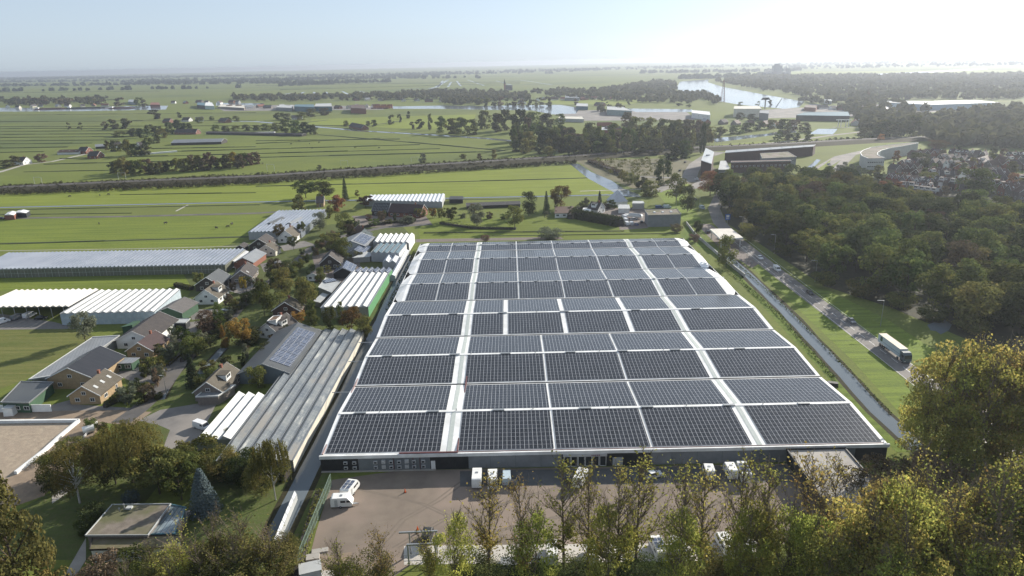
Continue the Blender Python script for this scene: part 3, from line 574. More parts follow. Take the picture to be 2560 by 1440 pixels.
# ------------------------------------------------------------------ trees
def fastmesh(name, V, nq, mats, k=4, extra=None):
    "V: (n*k,3) array of k-gons; extra: MB with wood (material 1)"
    me = bpy.data.meshes.new(name); V = V.reshape(-1, 3)
    me.vertices.add(len(V)); me.vertices.foreach_set('co', V.ravel()); me.loops.add(len(V)); me.loops.foreach_set('vertex_index', np.arange(len(V), dtype=np.int32))
    me.polygons.add(nq); me.polygons.foreach_set('loop_start', np.arange(nq, dtype=np.int32)*k)
    me.materials.append(mats); me.update(calc_edges=True); return me
def leaves(pos, nrm, size, rs, jit=.7, asp=1.0):
    n = len(pos); nrm = nrm+rs.normal(size=(n, 3))*jit; nrm /= np.linalg.norm(nrm, axis=1)[:, None]+1e-9
    up = rs.normal(size=(n, 3)); t = np.cross(nrm, up); t /= np.linalg.norm(t, axis=1)[:, None]+1e-9; b = np.cross(nrm, t)
    s = size*rs.uniform(.6, 1.3, n)[:, None]; t = t*s*asp; b = b*s
    return np.stack([pos-t-b*.6, pos+t*.2-b, pos+t+b*.6, pos-t*.2+b], 1)
def crown(seed, n, size, base=.22, clumps=26, shape='round', cr=.2, fill=.25):
    "unit crown: height 0..1, width about 1"
    rs = np.random.RandomState(seed); cs = []; rr = []
    while len(cs) < clumps:
        z = rs.uniform(base, .95); f = (z-base)/(1-base)
        if shape == 'round': R_ = .40*math.sqrt(max(0, 1-(2*f-.85)**2/1.35))
        elif shape == 'column': R_ = .36*min(1, f*3+.4)*(1-f**3)**.6
        elif shape == 'cone': R_ = .44*(1-f)**.8
        elif shape == 'spread': R_ = .44*math.sqrt(max(0, 1-(1.6*f-.9)**2))
        a = rs.uniform(0, 2*math.pi); q = R_*math.sqrt(rs.uniform(.25, 1)); cs.append((q*math.cos(a), q*math.sin(a), z)); rr.append(cr*rs.uniform(.6, 1.15)*(1-.4*f if shape in('cone', 'column') else 1))
    cs = np.array(cs); rr = np.array(rr); i = rs.choice(clumps, n, p=rr**2/np.sum(rr**2)); d = rs.normal(size=(n, 3)); d[:, 2] += .25; d /= np.linalg.norm(d, axis=1)[:, None]
    r_ = rr[i]*np.where(rs.rand(n) < fill, rs.uniform(.3, .9, n), rs.uniform(.85, 1.12, n)); zs = .62
    pos = cs[i]+d*r_[:, None]*np.array([1, 1, zs]); pos[:, 2] = np.clip(pos[:, 2], .03, 1.02)
    return leaves(pos, d, size, rs, .55)
def limbs(seed, nb=9, top=.75, r0=.022, spread=.32):
    rs = random.Random(seed); mb = MB(); mb.tube((0, 0, 0), (.01, 0, top*.5), r0, r0*.7); mb.tube((.01, 0, top*.5), (0, .01, top), r0*.7, r0*.25)
    for i in range(nb):
        z = rs.uniform(.18, .6)*top+.08; a = rs.uniform(0, 6.28); l = spread*rs.uniform(.6, 1.05); e = (l*math.cos(a), l*math.sin(a), z+rs.uniform(.15, .3))
        mb.tube((0, 0, z), e, r0*.45, r0*.12, 5)
    return mb
def conifer(seed, n, size, w_=.4, droop=.12, tiers=16):
    rs = np.random.RandomState(seed); P_ = []; D_ = []
    for k in range(n):
        f = rs.rand()**1.4; ti = int(f*tiers)/tiers; R_ = w_*(1-ti)**.85+.02; a = int(rs.rand()*9)*.7+ti*40+rs.normal()*.18; q = R_*rs.uniform(.25, 1.05)
        P_.append((q*math.cos(a), q*math.sin(a), .06+.92*ti-droop*q+rs.normal()*.008+.03)); D_.append((math.cos(a)*.4, math.sin(a)*.4, 1))
    return leaves(np.array(P_), np.array(D_), size, rs, .4)
def weeping(seed, n, size):
    rs = np.random.RandomState(seed); P_ = []; D_ = []
    for s in range(n//22):
        a = rs.uniform(0, 6.28); q = .42*math.sqrt(rs.rand()); z = .97-.45*q**1.6-rs.uniform(0, .1); L = rs.uniform(.25, .62)*(.5+q)
        for k in range(22):
            f = k/22; P_.append((q*math.cos(a)*(1+.14*f)+rs.normal()*.008, q*math.sin(a)*(1+.14*f)+rs.normal()*.008, max(.05, z-L*f))); D_.append((math.cos(a), math.sin(a), .3))
    return leaves(np.array(P_), np.array(D_), size, rs, .5, .6)
class Kind:
    def __init__(s, name, lab, protos, woods): s.name, s.lab, s.protos, s.woods = name, lab, protos, woods
L_green = leafmat('summer_leaves', (.115, .145, .035), (.065, .085, .024), (.15, .155, .04))
L_dark = leafmat('dark_leaves', (.07, .085, .03), (.045, .06, .022), (.1, .1, .03), .3)
L_olive = leafmat('olive_leaves', (.15, .155, .042), (.09, .1, .028), (.2, .17, .042))
L_gold = leafmat('golden_leaves', (.3, .19, .03), (.22, .13, .025), (.2, .17, .04), .45)
L_orange = leafmat('rusty_leaves', (.2, .11, .035), (.14, .08, .028), (.17, .14, .04), .4)
L_con = leafmat('conifer_needles', (.035, .05, .025), (.045, .06, .03), None, .1)
L_blue = leafmat('blue_spruce_needles', (.09, .12, .12), (.06, .085, .085), None, .1)
L_will = leafmat('willow_leaves', (.14, .125, .03), (.09, .085, .022), (.17, .13, .03), .4)
L_pale = leafmat('silver_willow_leaves', (.16, .17, .11), (.11, .125, .08), None, .35)
L_pop = leafmat('poplar_leaves', (.32, .3, .06), (.2, .2, .045), (.4, .28, .06), .55)
L_far = leafmat('hazy_leaves', (.1, .105, .045), (.07, .078, .034), (.12, .1, .045), .3)
L_brn = leafmat('brown_twigs', (.15, .115, .07), (.1, .08, .05), (.17, .12, .06), .25)
_pr = {}
def proto(kind, lod, var, leafm, woodm=None):
    k = (kind, lod, var, leafm.name)
    if k in _pr: return _pr[k]
    sd = hash((kind, var)) % 999 if False else (len(kind)*37+var*13+ord(kind[0]))
    n, sz, cl = {'n': (7500, .0135, 60), 'm': (2600, .024, 34), 'f': (900, .046, 24), 'x': (300, .075, 12)}[lod]
    bs = .16 if lod in 'nm' else -.02
    if kind == 'round': V = crown(sd, n, sz, bs, cl if lod != 'm' else 20, 'round', .15 if lod == 'n' else .2 if lod == 'm' else .17)
    elif kind == 'spread': V = crown(sd, n, sz, .3, cl, 'spread', .14)
    elif kind == 'column': V = crown(sd, n, sz*.9, .05, cl, 'column', .19)
    elif kind == 'cone': V = crown(sd, n, sz, .04, int(cl*1.3), 'cone', .14)
    elif kind == 'bush': V = crown(sd, n, sz*1.1, .12, cl, 'spread', .2)
    elif kind == 'loose': V = crown(sd, int(n*.6), sz*.85, .25, cl*2, 'round', .1)
    elif kind == 'conifer': V = conifer(sd, n, sz*1.1)
    elif kind == 'weeping': V = weeping(sd, int(n*1.5), sz*.8)
    cm = fastmesh('crown', V, len(V), leafm)
    mb = limbs(sd, {'n': 14, 'm': 8, 'f': 4, 'x': 0}[lod], .5 if kind == 'bush' else .78, .018 if kind != 'column' else .014); tm = mb.mesh('trunk', woodm or bark)
    _pr[k] = (cm, tm); return _pr[k]
def tree_at(kind, lod, leafm, x, y, h, wd, label, name='tree', cat='tree', group=None, var=0, woodm=None):
    cm, tm = proto(kind, lod, var, leafm, woodm); t = thing(name, label, cat, (x, y, 0), rng.uniform(0, 6.28), group); t.scale = (wd, wd*rng.uniform(.9, 1.1), h)
    link('trunk', tm, t); link('crown', cm, t); return t
def tree(kind, lod, leafm, px, yb, yt, wpx, label, name='tree', cat='tree', group=None, var=None, woodm=None):
    b, h = rise_to(px, yb, yt); wd = wpx*depth(b+np.array([0, 0, h/2]))/FPX
    return tree_at(kind, lod, leafm, b[0], b[1], h, wd, label, name, cat, group, rng.randrange(3) if var is None else var, woodm)
ORD = ['leftmost', 'second', 'third', 'fourth', 'fifth', 'sixth', 'seventh', 'eighth', 'ninth', 'tenth', 'eleventh', 'twelfth', 'thirteenth', 'fourteenth', 'fifteenth', 'sixteenth']
def row(kind, lod, leafm, items, lab, group, name='tree', cat='tree', woodm=None):
    "items (px, yb, yt, wpx); lab has {} for the ordinal from the left"
    items = sorted(items)
    for i, it in enumerate(items):
        o = ORD[i] if i < 16 else None; o = 'rightmost' if i == len(items)-1 and i > 0 else o
        lb = lab.format(o+(' from the left' if o not in ('leftmost', 'rightmost') else '')) if '{}' in lab else lab
        tree(kind, lod, leafm, *it, lb, name, cat, group, None, woodm)
# tall poplars of the front row: ascending boughs, bare tops, leaves low down
def poplar(seed, leafy=.5, n=5200, top=1.0):
    rs = random.Random(seed); mb = MB(); tips = []
    def bough(p, d, l, r, lev):
        steps = 3; q = Vector(p)
        for i in range(steps):
            d = (d+Vector((rs.gauss(0, .08), rs.gauss(0, .08), .1))).normalized(); e = q+d*l/steps; r2 = r*(.75 if lev < 2 else .6)
            mb.tube(q, e, r, r2, 5 if lev < 1 else 3); tips.append((e, lev))
            if lev < 2:
                for _ in range(2):
                    a = rs.uniform(0, 6.28); nd_ = (d+Vector((math.cos(a), math.sin(a), .25))*rs.uniform(.35, .6)).normalized(); bough(q.lerp(e, rs.random()), nd_, l*rs.uniform(.35, .55), max(r2*.5, .024), lev+1)
            q = e; r = r2
    H = 20.0; lean = Vector((rs.gauss(0, .02), rs.gauss(0, .02), 1)).normalized(); q = Vector((0, 0, 0)); r = .24
    for i in range(10):
        e = q+lean*H*.085; mb.tube(q, e, r, r*.86, 6)
        if i >= 2:
            for _ in range(3):
                a = rs.uniform(0, 6.28); t_ = rs.uniform(.4, .85); d = Vector((math.cos(a)*t_, math.sin(a)*t_, 1)).normalized(); bough(q.lerp(e, rs.random()), d, H*rs.uniform(.24, .42)*(1-.065*i), max(.06, r*.42), 0)
        q = e; r *= .86
    bough(q, lean, H*.12, r, 0)
    P_ = np.array([t[0] for t in tips]); P_ = P_[P_[:, 2] < H*1.02]; rs2 = np.random.RandomState(seed)
    zf = P_[:, 2]/H; prob = np.clip((leafy+.12-zf)*4, .035, 1)*(zf > .14); prob /= prob.sum()
    i = rs2.choice(len(P_), n, p=prob); pos = P_[i]+rs2.normal(size=(n, 3))*.42; V = leaves(pos, rs2.normal(size=(n, 3))+np.array([0, 0, .6]), .135, rs2, .5)
    if leafy > .8:
        C_ = crown(seed+5, n, .0115, .08, 60, 'round', .1, .1); C_ = C_*np.array([12.5, 12.5, 18.5]); V = np.concatenate([C_, V[:len(V)//5]])
    return V, mb
PO = {}
for k, (lf, n) in {'bare': (.35, 1300), 'half': (.62, 3200), 'leafy': (.86, 4600)}.items():
    for v in (0, 1, 2):
        V, mbp = poplar(31+v*7+len(k), lf, n); PO[k, v] = (V, mbp.mesh('branches', barkl))
_pm = {}
def pop(kind, px, yb, yt, label, group, leafm=None, v=None, sc=1.0):
    leafm = leafm or L_pop; v = rng.randrange(3) if v is None else v
    if (kind, v, leafm.name) not in _pm: V = PO[kind, v][0]; _pm[kind, v, leafm.name] = fastmesh('crown', V, len(V), leafm)
    b, h = rise_to(px, yb, yt); s = h/21.0; t = thing('poplar', label, 'tree', (b[0], b[1], 0), rng.uniform(0, 6.28), group); t.scale = (s*sc, s*sc, s)
    link('branches', PO[kind, v][1], t); link('crown', _pm[kind, v, leafm.name], t)
# ------------------------------------------------------------------ vehicles and small things
def paint(name, c): return M(name, c, tuple(x*.9 for x in c), 1, .3, spec=.5)
PT = {'white': paint('white_car_paint', (.7, .7, .7)), 'silver': paint('silver_car_paint', (.4, .42, .44)), 'black': paint('black_car_paint', (.02, .02, .022)), 'blue': paint('blue_car_paint', (.04, .08, .2)),
      'red': paint('red_car_paint', (.3, .03, .03)), 'grey': paint('grey_car_paint', (.15, .16, .17)), 'teal': paint('pale_blue_car_paint', (.42, .5, .54))}
lampm = M('lamp_glass', (.7, .7, .65), None, 1, .2); tail = M('tail_light', (.4, .02, .02), None, 1, .3)
def wheels(t, xs, half, r=.32, wd=.22):
    for x in xs:
        for s in (-1, 1):
            mb = MB(); mb.tube((0, -wd/2, 0), (0, wd/2, 0), r, r, 12); o = part('wheel', mb, rubber, t); o.location = (x, s*(half-wd/2), r)
            mb = MB(); mb.tube((0, s*wd/2, 0), (0, s*(wd/2+.02), 0), r*.55, r*.5, 10); tag(link('rim', mb.mesh('rim', mgrey), o))
def car(loc, rz, col, label, group=None, kind='car', name=None):
    t = thing(name or ('parked_car' if kind == 'car' else kind), label, 'car' if kind == 'car' else 'van', (*loc[:2], loc[2] if len(loc) > 2 else 0), rz, group); p = PT[col]
    if kind == 'car':
        L, Wd = 4.3, 1.78; body = [(-2.15, .3), (2.1, .3), (2.15, .62), (1.95, .82), (1.0, .95), (-1.9, 1.0), (-2.12, .8)]; cab = [(1.0, .93), (.35, 1.4), (-1.2, 1.45), (-1.95, .98)]; xs = (-1.35, 1.3); cw = lambda z: .06+(z-.93)*.35
    else:
        L, Wd = 5.2, 1.95; body = [(-2.6, .3), (2.55, .3), (2.6, .7), (2.4, 1.05), (1.75, 1.2), (-2.6, 1.25)]; cab = [(1.75, 1.18), (1.2, 1.95), (.8, 2.05), (-2.55, 2.05), (-2.6, 1.2)]; xs = (-1.6, 1.65); cw = lambda z: .02+(z-1.2)*.12
    mb = MB(); mb.extr(body, -Wd/2, Wd/2, 0); part('body', mb, p, t)
    mb = MB(); mb.extr(cab, -Wd/2, Wd/2, 0, cw); part('cabin', mb, glassd if kind == 'car' else p, t)
    if kind == 'car': mb = MB(); mb.extr([(.3, 1.4), (-1.15, 1.445), (-1.1, 1.49), (.28, 1.45)], -.7, .7); part('roof', mb, p, t)
    else:
        mb = MB(); mb.hexa([(1.79, -.8, 1.22), (1.79, .8, 1.22), (1.3, .78, 1.86), (1.3, -.78, 1.86)], [(1.83, -.8, 1.22), (1.83, .8, 1.22), (1.34, .78, 1.86), (1.34, -.78, 1.86)]); part('windscreen', mb, glassd, t)
        for s in (-1, 1): mb = MB(); mb.box(.4, 1.2, s*.95-.02, s*.95+.02, 1.25, 1.75); part('side_window', mb, glassd, t)
    wheels(t, xs, Wd/2)
    x1 = body[2][0]
    for s in (-1, 1):
        mb = MB(); mb.box(x1-.06, x1+.02, s*.62-.16, s*.62+.16, .6, .75); part('headlight', mb, lampm, t)
        mb = MB(); mb.box(-L/2-.02, -L/2+.06, s*.68-.1, s*.68+.1, .7, .9); part('tail_light', mb, tail, t)
    return t
def caravan(loc, rz, label, group=None, L=5.4, Wd=2.2, Hh=2.6, wind=True, pan=False):
    t = thing('caravan', label, 'caravan', (*loc[:2], 0), rz, group)
    prof = [(-L/2, .45), (L/2-.2, .45), (L/2, .9), (L/2-.15, 1.35), (L/2-1.0, Hh-.1), (L/2-1.4, Hh), (-L/2+.4, Hh), (-L/2+.1, Hh-.15), (-L/2-.02, 1.4)]
    mb = MB(); mb.extr(prof, -Wd/2, Wd/2, 0, lambda z: .04 if z > 2 else 0); part('body', mb, white, t)
    for s in (-1, 1):
        for x in ((-.2, .9), (1.1, 1.9)) if s < 0 else ((-1.8, -.7), (.4, 1.5)):
            mb = MB(); mb.box(x[0], x[1], s*(Wd/2+.01)-.015, s*(Wd/2+.01)+.015, 1.45, 1.95); part('window', mb, glassd, t)
    mb = MB(); mb.box(-1.5, -.85, -Wd/2-.03, -Wd/2, .55, 2.15); part('door', mb, lgrey, t)
    mb = MB(); mb.box(-.35, .15, -.3, .3, Hh, Hh+.1); part('roof_hatch', mb, mgrey, t)
    if pan: mb = MB(); mb.box(-2.2, 1.2, -.9, -.1, Hh+.02, Hh+.08); mb.box(-2.2, 1.2, .1, .9, Hh+.02, Hh+.08); part('solar_panel', mb, sol2, t)
    mb = MB(); mb.hexa([(L/2-.3, -.5, .42), (L/2-.3, .5, .42), (L/2+1.2, .04, .42), (L/2+1.2, -.04, .42)], [(L/2-.3, -.5, .5), (L/2-.3, .5, .5), (L/2+1.2, .04, .5), (L/2+1.2, -.04, .5)]); mb.tube((L/2+1.0, 0, 0), (L/2+1.0, 0, .5), .05); part('drawbar', mb, mgrey, t)
    wheels(t, (-.3,), Wd/2, .32); return t
def lorry(loc, rz, label):
    t = thing('lorry', label, 'truck', (*loc[:2], 0), rz)
    mb = MB(); mb.box(-9, 4.3, -1.27, 1.27, 1.25, 3.95, 0, 1); part('trailer_box', mb, [PT['teal'], M('lorry_roof', (.62, .52, .42), (.5, .43, .35), .5, .7)], t)
    mb = MB(); mb.box(-9.05, -9, -1.2, 1.2, 1.3, 3.9); part('rear_door', mb, black, t)
    mb = MB(); mb.box(-7.6, -6.2, -1.29, -1.27, 2.1, 3.6); part('dark_panel', mb, dgreen, t)
    mb = MB()
    for z in (2.2,): mb.box(-5.8, 4, -1.29, -1.27, z, z+.12)
    part('side_stripe', mb, PT['blue'], t)
    mb = MB(); mb.box(-8.8, 6.6, -.5, .5, .8, 1.22); part('chassis', mb, black, t)
    cabp = [(4.6, .5), (7.0, .5), (7.1, 1.6), (6.9, 2.9), (6.2, 3.5), (5.0, 3.6), (4.6, 3.3)]
    mb = MB(); mb.extr(cabp, -1.22, 1.22); part('cab', mb, M('lorry_cab_paint', (.1, .13, .14), None, 1, .35), t)
    mb = MB(); mb.hexa([(7.08, -1.1, 1.75), (7.08, 1.1, 1.75), (6.9, 1.08, 2.8), (6.9, -1.08, 2.8)], [(7.13, -1.1, 1.75), (7.13, 1.1, 1.75), (6.96, 1.08, 2.8), (6.96, -1.08, 2.8)]); part('windscreen', mb, glassd, t)
    for s in (-1, 1): mb = MB(); mb.box(5.4, 6.5, s*1.23-.02, s*1.23+.02, 1.8, 2.6); part('side_window', mb, glassd, t); mb = MB(); mb.box(7.1, 7.16, s*.9-.2, s*.9+.2, .8, 1.0); part('headlight', mb, lampm, t)
    wheels(t, (-7.6, -6.4, -5.2, 3.2, 6.0), 1.25, .5, .3); return t
def lamp(loc, label, H=9.6, arm=1.9, group='road lamps along the main road', rz=math.pi):
    t = thing('street_lamp', label, 'street lamp', (*loc[:2], 0), rz, group)
    mb = MB(); mb.tube((0, 0, 0), (0, 0, 1.2), .13, .12, 8); mb.tube((0, 0, 1.2), (0, 0, H), .1, .06, 8); part('pole', mb, mgrey, t)
    mb = MB(); mb.tube((0, 0, H-.05), (arm*.6, 0, H+.05), .06, .05, 6); part('arm', mb, mgrey, t)
    mb = MB(); mb.hexa([(arm*.5, -.14, H-.04), (arm*1.3, -.1, H+.02), (arm*1.3, .1, H+.02), (arm*.5, .14, H-.04)], [(arm*.5, -.12, H+.12), (arm*1.3, -.08, H+.12), (arm*1.3, .08, H+.12), (arm*.5, .12, H+.12)]); part('lamp_head', mb, lgrey, t)
def boxthing(name, cat, label, px, py, rz, dims, m, z=0, group=None, lid=None):
    p = W(px, py); t = thing(name, label, cat, (p[0], p[1], z), rz, group); l, w_, h = dims
    mb = MB(); b = min(l, w_, h)*.06; mb.hexa([(-l/2, -w_/2, 0), (l/2, -w_/2, 0), (l/2, w_/2, 0), (-l/2, w_/2, 0)], [(-l/2+b, -w_/2+b, h), (l/2-b, -w_/2+b, h), (l/2-b, w_/2-b, h), (-l/2+b, w_/2-b, h)]); part('body', mb, m, t)
    if lid: mb = MB(); mb.box(-l/2-.06, l/2+.06, -w_/2-.06, w_/2+.06, h, h+.1); part('lid', mb, lid, t)
    return t
def fence(pts, h, m, label, name='fence', cat='fence', step=3, mesh_=None, rails=(.95,), solid=False, thick=.05):
    q = [W(*p) for p in pts]; a = q[0]; t = thing(name, label, cat, (a[0], a[1], 0)); pm = MB(); n = 0
    for u, v in zip(q, q[1:]):
        L = np.linalg.norm(v-u); d = (v-u)/L; k = max(1, int(L/step)); nn = np.array([-d[1], d[0], 0])*thick
        for i in range(k+1):
            p = u+d*L*i/k-a; n += 1
            if n <= 60 and not solid: mb = MB(); mb.box(p[0]-.05, p[0]+.05, p[1]-.05, p[1]+.05, 0, h); part('post', mb, m, t)
        for f in rails: 
            U, V = u-a, v-a; z = f*h; e = .05 if not solid else 0
            pm.hexa([(*(U-nn)[:2], 0 if solid else z-e), (*(V-nn)[:2], 0 if solid else z-e), (*(V+nn)[:2], 0 if solid else z-e), (*(U+nn)[:2], 0 if solid else z-e)], [(*(U-nn)[:2], z+e), (*(V-nn)[:2], z+e), (*(V+nn)[:2], z+e), (*(U+nn)[:2], z+e)])
        if mesh_ is not None:
            s = 0.0
            mm = MB()
            while s < L: p = u-a+d*s; mm.box(p[0]-.025, p[0]+.025, p[1]-.025, p[1]+.025, .05, h-.02); s += .32
            part('bars', mm, mesh_, t)
    part('board' if solid else 'rail', pm, m, t); return t
def hedge(pts, wd, h, m, label, n=3000, size=.28, name='hedge', cat='hedge', lump=.3, core=True):
    q = [W(*p) for p in pts]; a = q[0]; t = thing(name, label, cat, (a[0], a[1], 0)); rs = np.random.RandomState(len(pts)*7+int(h*10)); segs = list(zip(q, q[1:])); Ls = np.array([np.linalg.norm(v-u) for u, v in segs]); i = rs.choice(len(segs), n, p=Ls/Ls.sum())
    U = np.array([s[0] for s in segs])[i]; V = np.array([s[1] for s in segs])[i]; f = rs.rand(n)[:, None]; base = U+(V-U)*f-a; d = (V-U); d /= np.linalg.norm(d, axis=1)[:, None]; nn = np.stack([-d[:, 1], d[:, 0], d[:, 0]*0], 1)
    ph = (base[:, 0]+base[:, 1])*.35; loc = 1+lump*np.sin(ph)*np.sin(ph*.37+1); th = rs.uniform(0, math.pi, n); hh = h*loc
    pos = base+nn*(np.cos(th)*wd/2*(.85+.2*rs.rand(n)))[:, None]; pos[:, 2] = np.minimum(np.sin(th)*1.25, 1)*hh*rs.uniform(.75, 1.03, n)
    nrm = nn*np.cos(th)[:, None]+np.array([0, 0, 1])*np.sin(th)[:, None]; V_ = leaves(pos, nrm, size, rs, .6); link('foliage', fastmesh('foliage', V_, n, m), t)
    mb = MB(); cw = wd*.36
    for u, v in (segs if core else []):
        dd = (v-u)/np.linalg.norm(v-u); n2 = np.array([-dd[1], dd[0], 0])*cw; A, B = u-a, v-a
        mb.hexa([(*(A-n2)[:2], 0), (*(B-n2)[:2], 0), (*(B+n2)[:2], 0), (*(A+n2)[:2], 0)], [(*(A-n2)[:2], h*.72), (*(B-n2)[:2], h*.72), (*(B+n2)[:2], h*.72), (*(A+n2)[:2], h*.72)])
    if core: part('stems', mb, dark, t)
    return t
def scatter_stuff(name, label, regions, leafm, size=2.2, kind='stuff', hmin=4, hmax=9):
    "a far wood or scrub nobody could count: one object; regions = (list of px polygon, number of crowns)"
    Vs = []; rs = np.random.RandomState(len(name)+len(regions))
    for poly, n in regions:
        pw = np.array([W(*p)[:2] for p in poly]); lo, hi = pw.min(0), pw.max(0); c = 0; tries = 0
        while c < n and tries < n*60:
            tries += 1; p = rs.uniform(lo, hi); ins = False; j = len(pw)-1
            for i in range(len(pw)):
                if (pw[i][1] > p[1]) != (pw[j][1] > p[1]) and p[0] < (pw[j][0]-pw[i][0])*(p[1]-pw[i][1])/(pw[j][1]-pw[i][1])+pw[i][0]: ins = not ins
                j = i
            if not ins: continue
            c += 1; h = rs.uniform(hmin, hmax); r_ = h*rs.uniform(.4, .62); k = 26 if p[1] < 2500 else 14; d = rs.normal(size=(k, 3)); d[:, 2] = np.abs(d[:, 2]); d /= np.linalg.norm(d, axis=1)[:, None]
            pos = np.array([p[0], p[1], h*.35])+d*np.array([r_, r_, h*.65])*rs.uniform(.6, 1.05, (k, 1)); Vs.append(leaves(pos, d, size*r_/4*(1 if k > 20 else 1.35), rs, .5))
    V = np.concatenate(Vs); return tag(link(name, fastmesh(name, V, len(V), leafm)), label, name.replace('_', ' '), None, kind)
def person(px, py, rz, label):
    p = W(px, py); t = thing('person', label, 'person', (p[0], p[1], 0), rz)
    me = bpy.data.meshes.new('body'); vs_ = [(0, 0, .95), (0, 0, 1.2), (0, 0, 1.42), (0, 0, 1.54), (0, 0, 1.66), (0, .17, 1.42), (.04, .24, 1.15), (.12, .22, .92), (0, -.17, 1.42), (.02, -.24, 1.15), (.08, -.23, .9), (0, .09, .9), (.1, .1, .5), (.06, .1, .08), (.2, .1, .04), (0, -.09, .9), (-.04, -.1, .5), (-.14, -.1, .08), (0, -.1, .04)]
    es = [(0, 1), (1, 2), (2, 3), (3, 4), (2, 5), (5, 6), (6, 7), (2, 8), (8, 9), (9, 10), (0, 11), (11, 12), (12, 13), (13, 14), (0, 15), (15, 16), (16, 17), (17, 18)]
    rd = [.15, .15, .14, .06, .11, .07, .05, .035, .07, .05, .035, .1, .07, .045, .04, .1, .07, .045, .04]
    me.from_pydata(vs_, es, []); me.materials.append(M('dark_clothes', (.03, .035, .05), (.02, .02, .025), 3, .9)); o = link('body', me, t)
    sk = o.modifiers.new('s', 'SKIN')
    for i, r_ in enumerate(rd): me.skin_vertices[0].data[i].radius = (r_, r_*1.1)
    me.skin_vertices[0].data[0].use_root = True; o.modifiers.new('u', 'SUBSURF').levels = 1
    mb = MB(); mb.tube((0, 0, 1.62), (0, 0, 1.8), .09, .07, 8); part('hair', mb, dark, t)
# ------------------------------------------------------------------ haze
mb = MB(); mb.box(-17600, 17600, -600, 17600, -1, 96)
hz = bpy.data.materials.new('haze_air'); hz.use_nodes = True; ht = hz.node_tree; ht.nodes.remove(ht.nodes['Principled BSDF'])
pv = ht.nodes.new('ShaderNodeVolumePrincipled'); pv.inputs['Density'].default_value = 1.15e-4; pv.inputs['Color'].default_value = (.55, .6, .68, 1); pv.inputs['Anisotropy'].default_value = .5
ht.links.new(pv.outputs[0], ht.nodes['Material Output'].inputs['Volume'])
tag(link('haze', mb.mesh('haze', hz)), kind='stuff')

# ------------------------------------------------------------------ glasshouses and sheds on the left
hall((-60, 676), (562, 663), (20, 634), 4, 60, .9, glassg, inner_w, 'very long low glasshouse of many narrow glass ridges across the left fields', c=(612, 624), gut_=mgrey, glaz=3.2, gw=.42)
hall((-60, 769), (172, 767), (35, 727), 5, 15, .7, M('cream_roof_sheet', (.56, .53, .49), (.5, .48, .44), .2, .6), black, 'open-fronted white-roofed shed with vans parked under its zigzag eave', 'open_shed', 'shed', c=(247, 724), open_=1)
hall((150, 785), (386, 780), (247, 727), 4.5, 12, .7, r_white, M('whitewashed_glass', (.4, .46, .5), (.3, .36, .4), .6, .5), 'white-washed ridged glasshouse with one dark door opening in its front', c=(450, 724), gut_=mgrey, glaz=1.6, gw=.16)
hall((621, 582), (752, 578), (695, 528), 4, 14, .9, glassg, glassg, 'grey glasshouse wedged between the fields and the upper village lane', c=(815, 525), glaz=3.2, gut_=mgrey, gw=.35)
hall((910, 501), (1105, 505), (923, 488), 4, 20, .6, glassp, glassp, 'whitened glasshouse with checkered ridges behind the dark solar-roofed house', c=(1112, 485), wall2=lgrey, glaz=3)
hall((932, 606), (1022, 608), (945, 587), 4.5, 7, 1.0, r_white, mgrey, 'bright white seven-ridged shed beside the farthest corner of the solar hall', 'ridged_shed', 'shed', c=(1036, 586), wall2=white)
hall((927, 632), (997, 634), (946, 611), 4.5, 5, 1.0, glasst, glassg, 'dark teal five-ridged glasshouse right behind the pale twin-ridged tunnel', c=(1016, 610), wall2=white, gut_=lgrey)
hall((956, 656), (990, 657), (970, 633), 3, 2, 1.2, glassp, glassg, 'pale twin-ridged glass tunnel between the teal glasshouse and the ditch', c=(1003, 633))
hall((972, 692), (988, 690), (1010, 628), 2.2, 1, .8, glassp, lgrey, 'long narrow glass lean-to along the ditch of the solar hall', 'lean_to', 'shed', c=(1023, 626))
hall((802, 771), (920, 768), (882, 679), 4.2, 6, .85, r_white, mgrey, 'ridged white and grey hall with a bright green side wall by the ditch', 'ridged_hall', 'hall', c=(972, 682), wall2=green_w, peak=.38, gut_=mgrey, gw=.3)
hall((882, 681), (972, 683), (895, 672), 4.3, 6, 1.1, sol2, mgrey, 'solar-covered far end of the green-walled ridged hall', 'ridged_hall', 'hall', c=(980, 673), wall2=green_w)
hall((489, 1101), (578, 1098), (590, 985), 3, 3, 1.0, r_white, mgrey, 'small three-ridged white-roofed shed against the big old glasshouse', 'ridged_shed', 'shed', c=(663, 988), peak=.35)
hall((540, 1154), (732, 1152), (786, 826), 3, 6, .8, glassw, glassw, 'big old streaky grey glasshouse running beside the ditch and solar hall', c=(911, 826), wall2=cream, gut_=mgrey, peak=.4, glaz=1.6)
hall((10, 538), (35, 538), (20, 530), 3, 1, .8, white, brick, 'small white-roofed brick shed at the far left field edge', 'shed', 'shed')
hall((35, 532), (65, 533), (45, 526), 3, 1, .8, white, black, 'long white-roofed sheep shed on the left polder track', 'shed', 'shed')
house((672, 556), (705, 541), 5.5, 9, 3, lgrey, r_dsheet, 'dark sheet-roofed shed in front of the upper grey glasshouse', 'shed', 'shed', win=0, chim=0, skyl=3)
house((722, 556), (752, 541), 5.5, 9, 3, lgrey, r_sheet, 'pale sheet-roofed shed beside the upper grey glasshouse', 'shed', 'shed', win=0, chim=0, skyl=3)
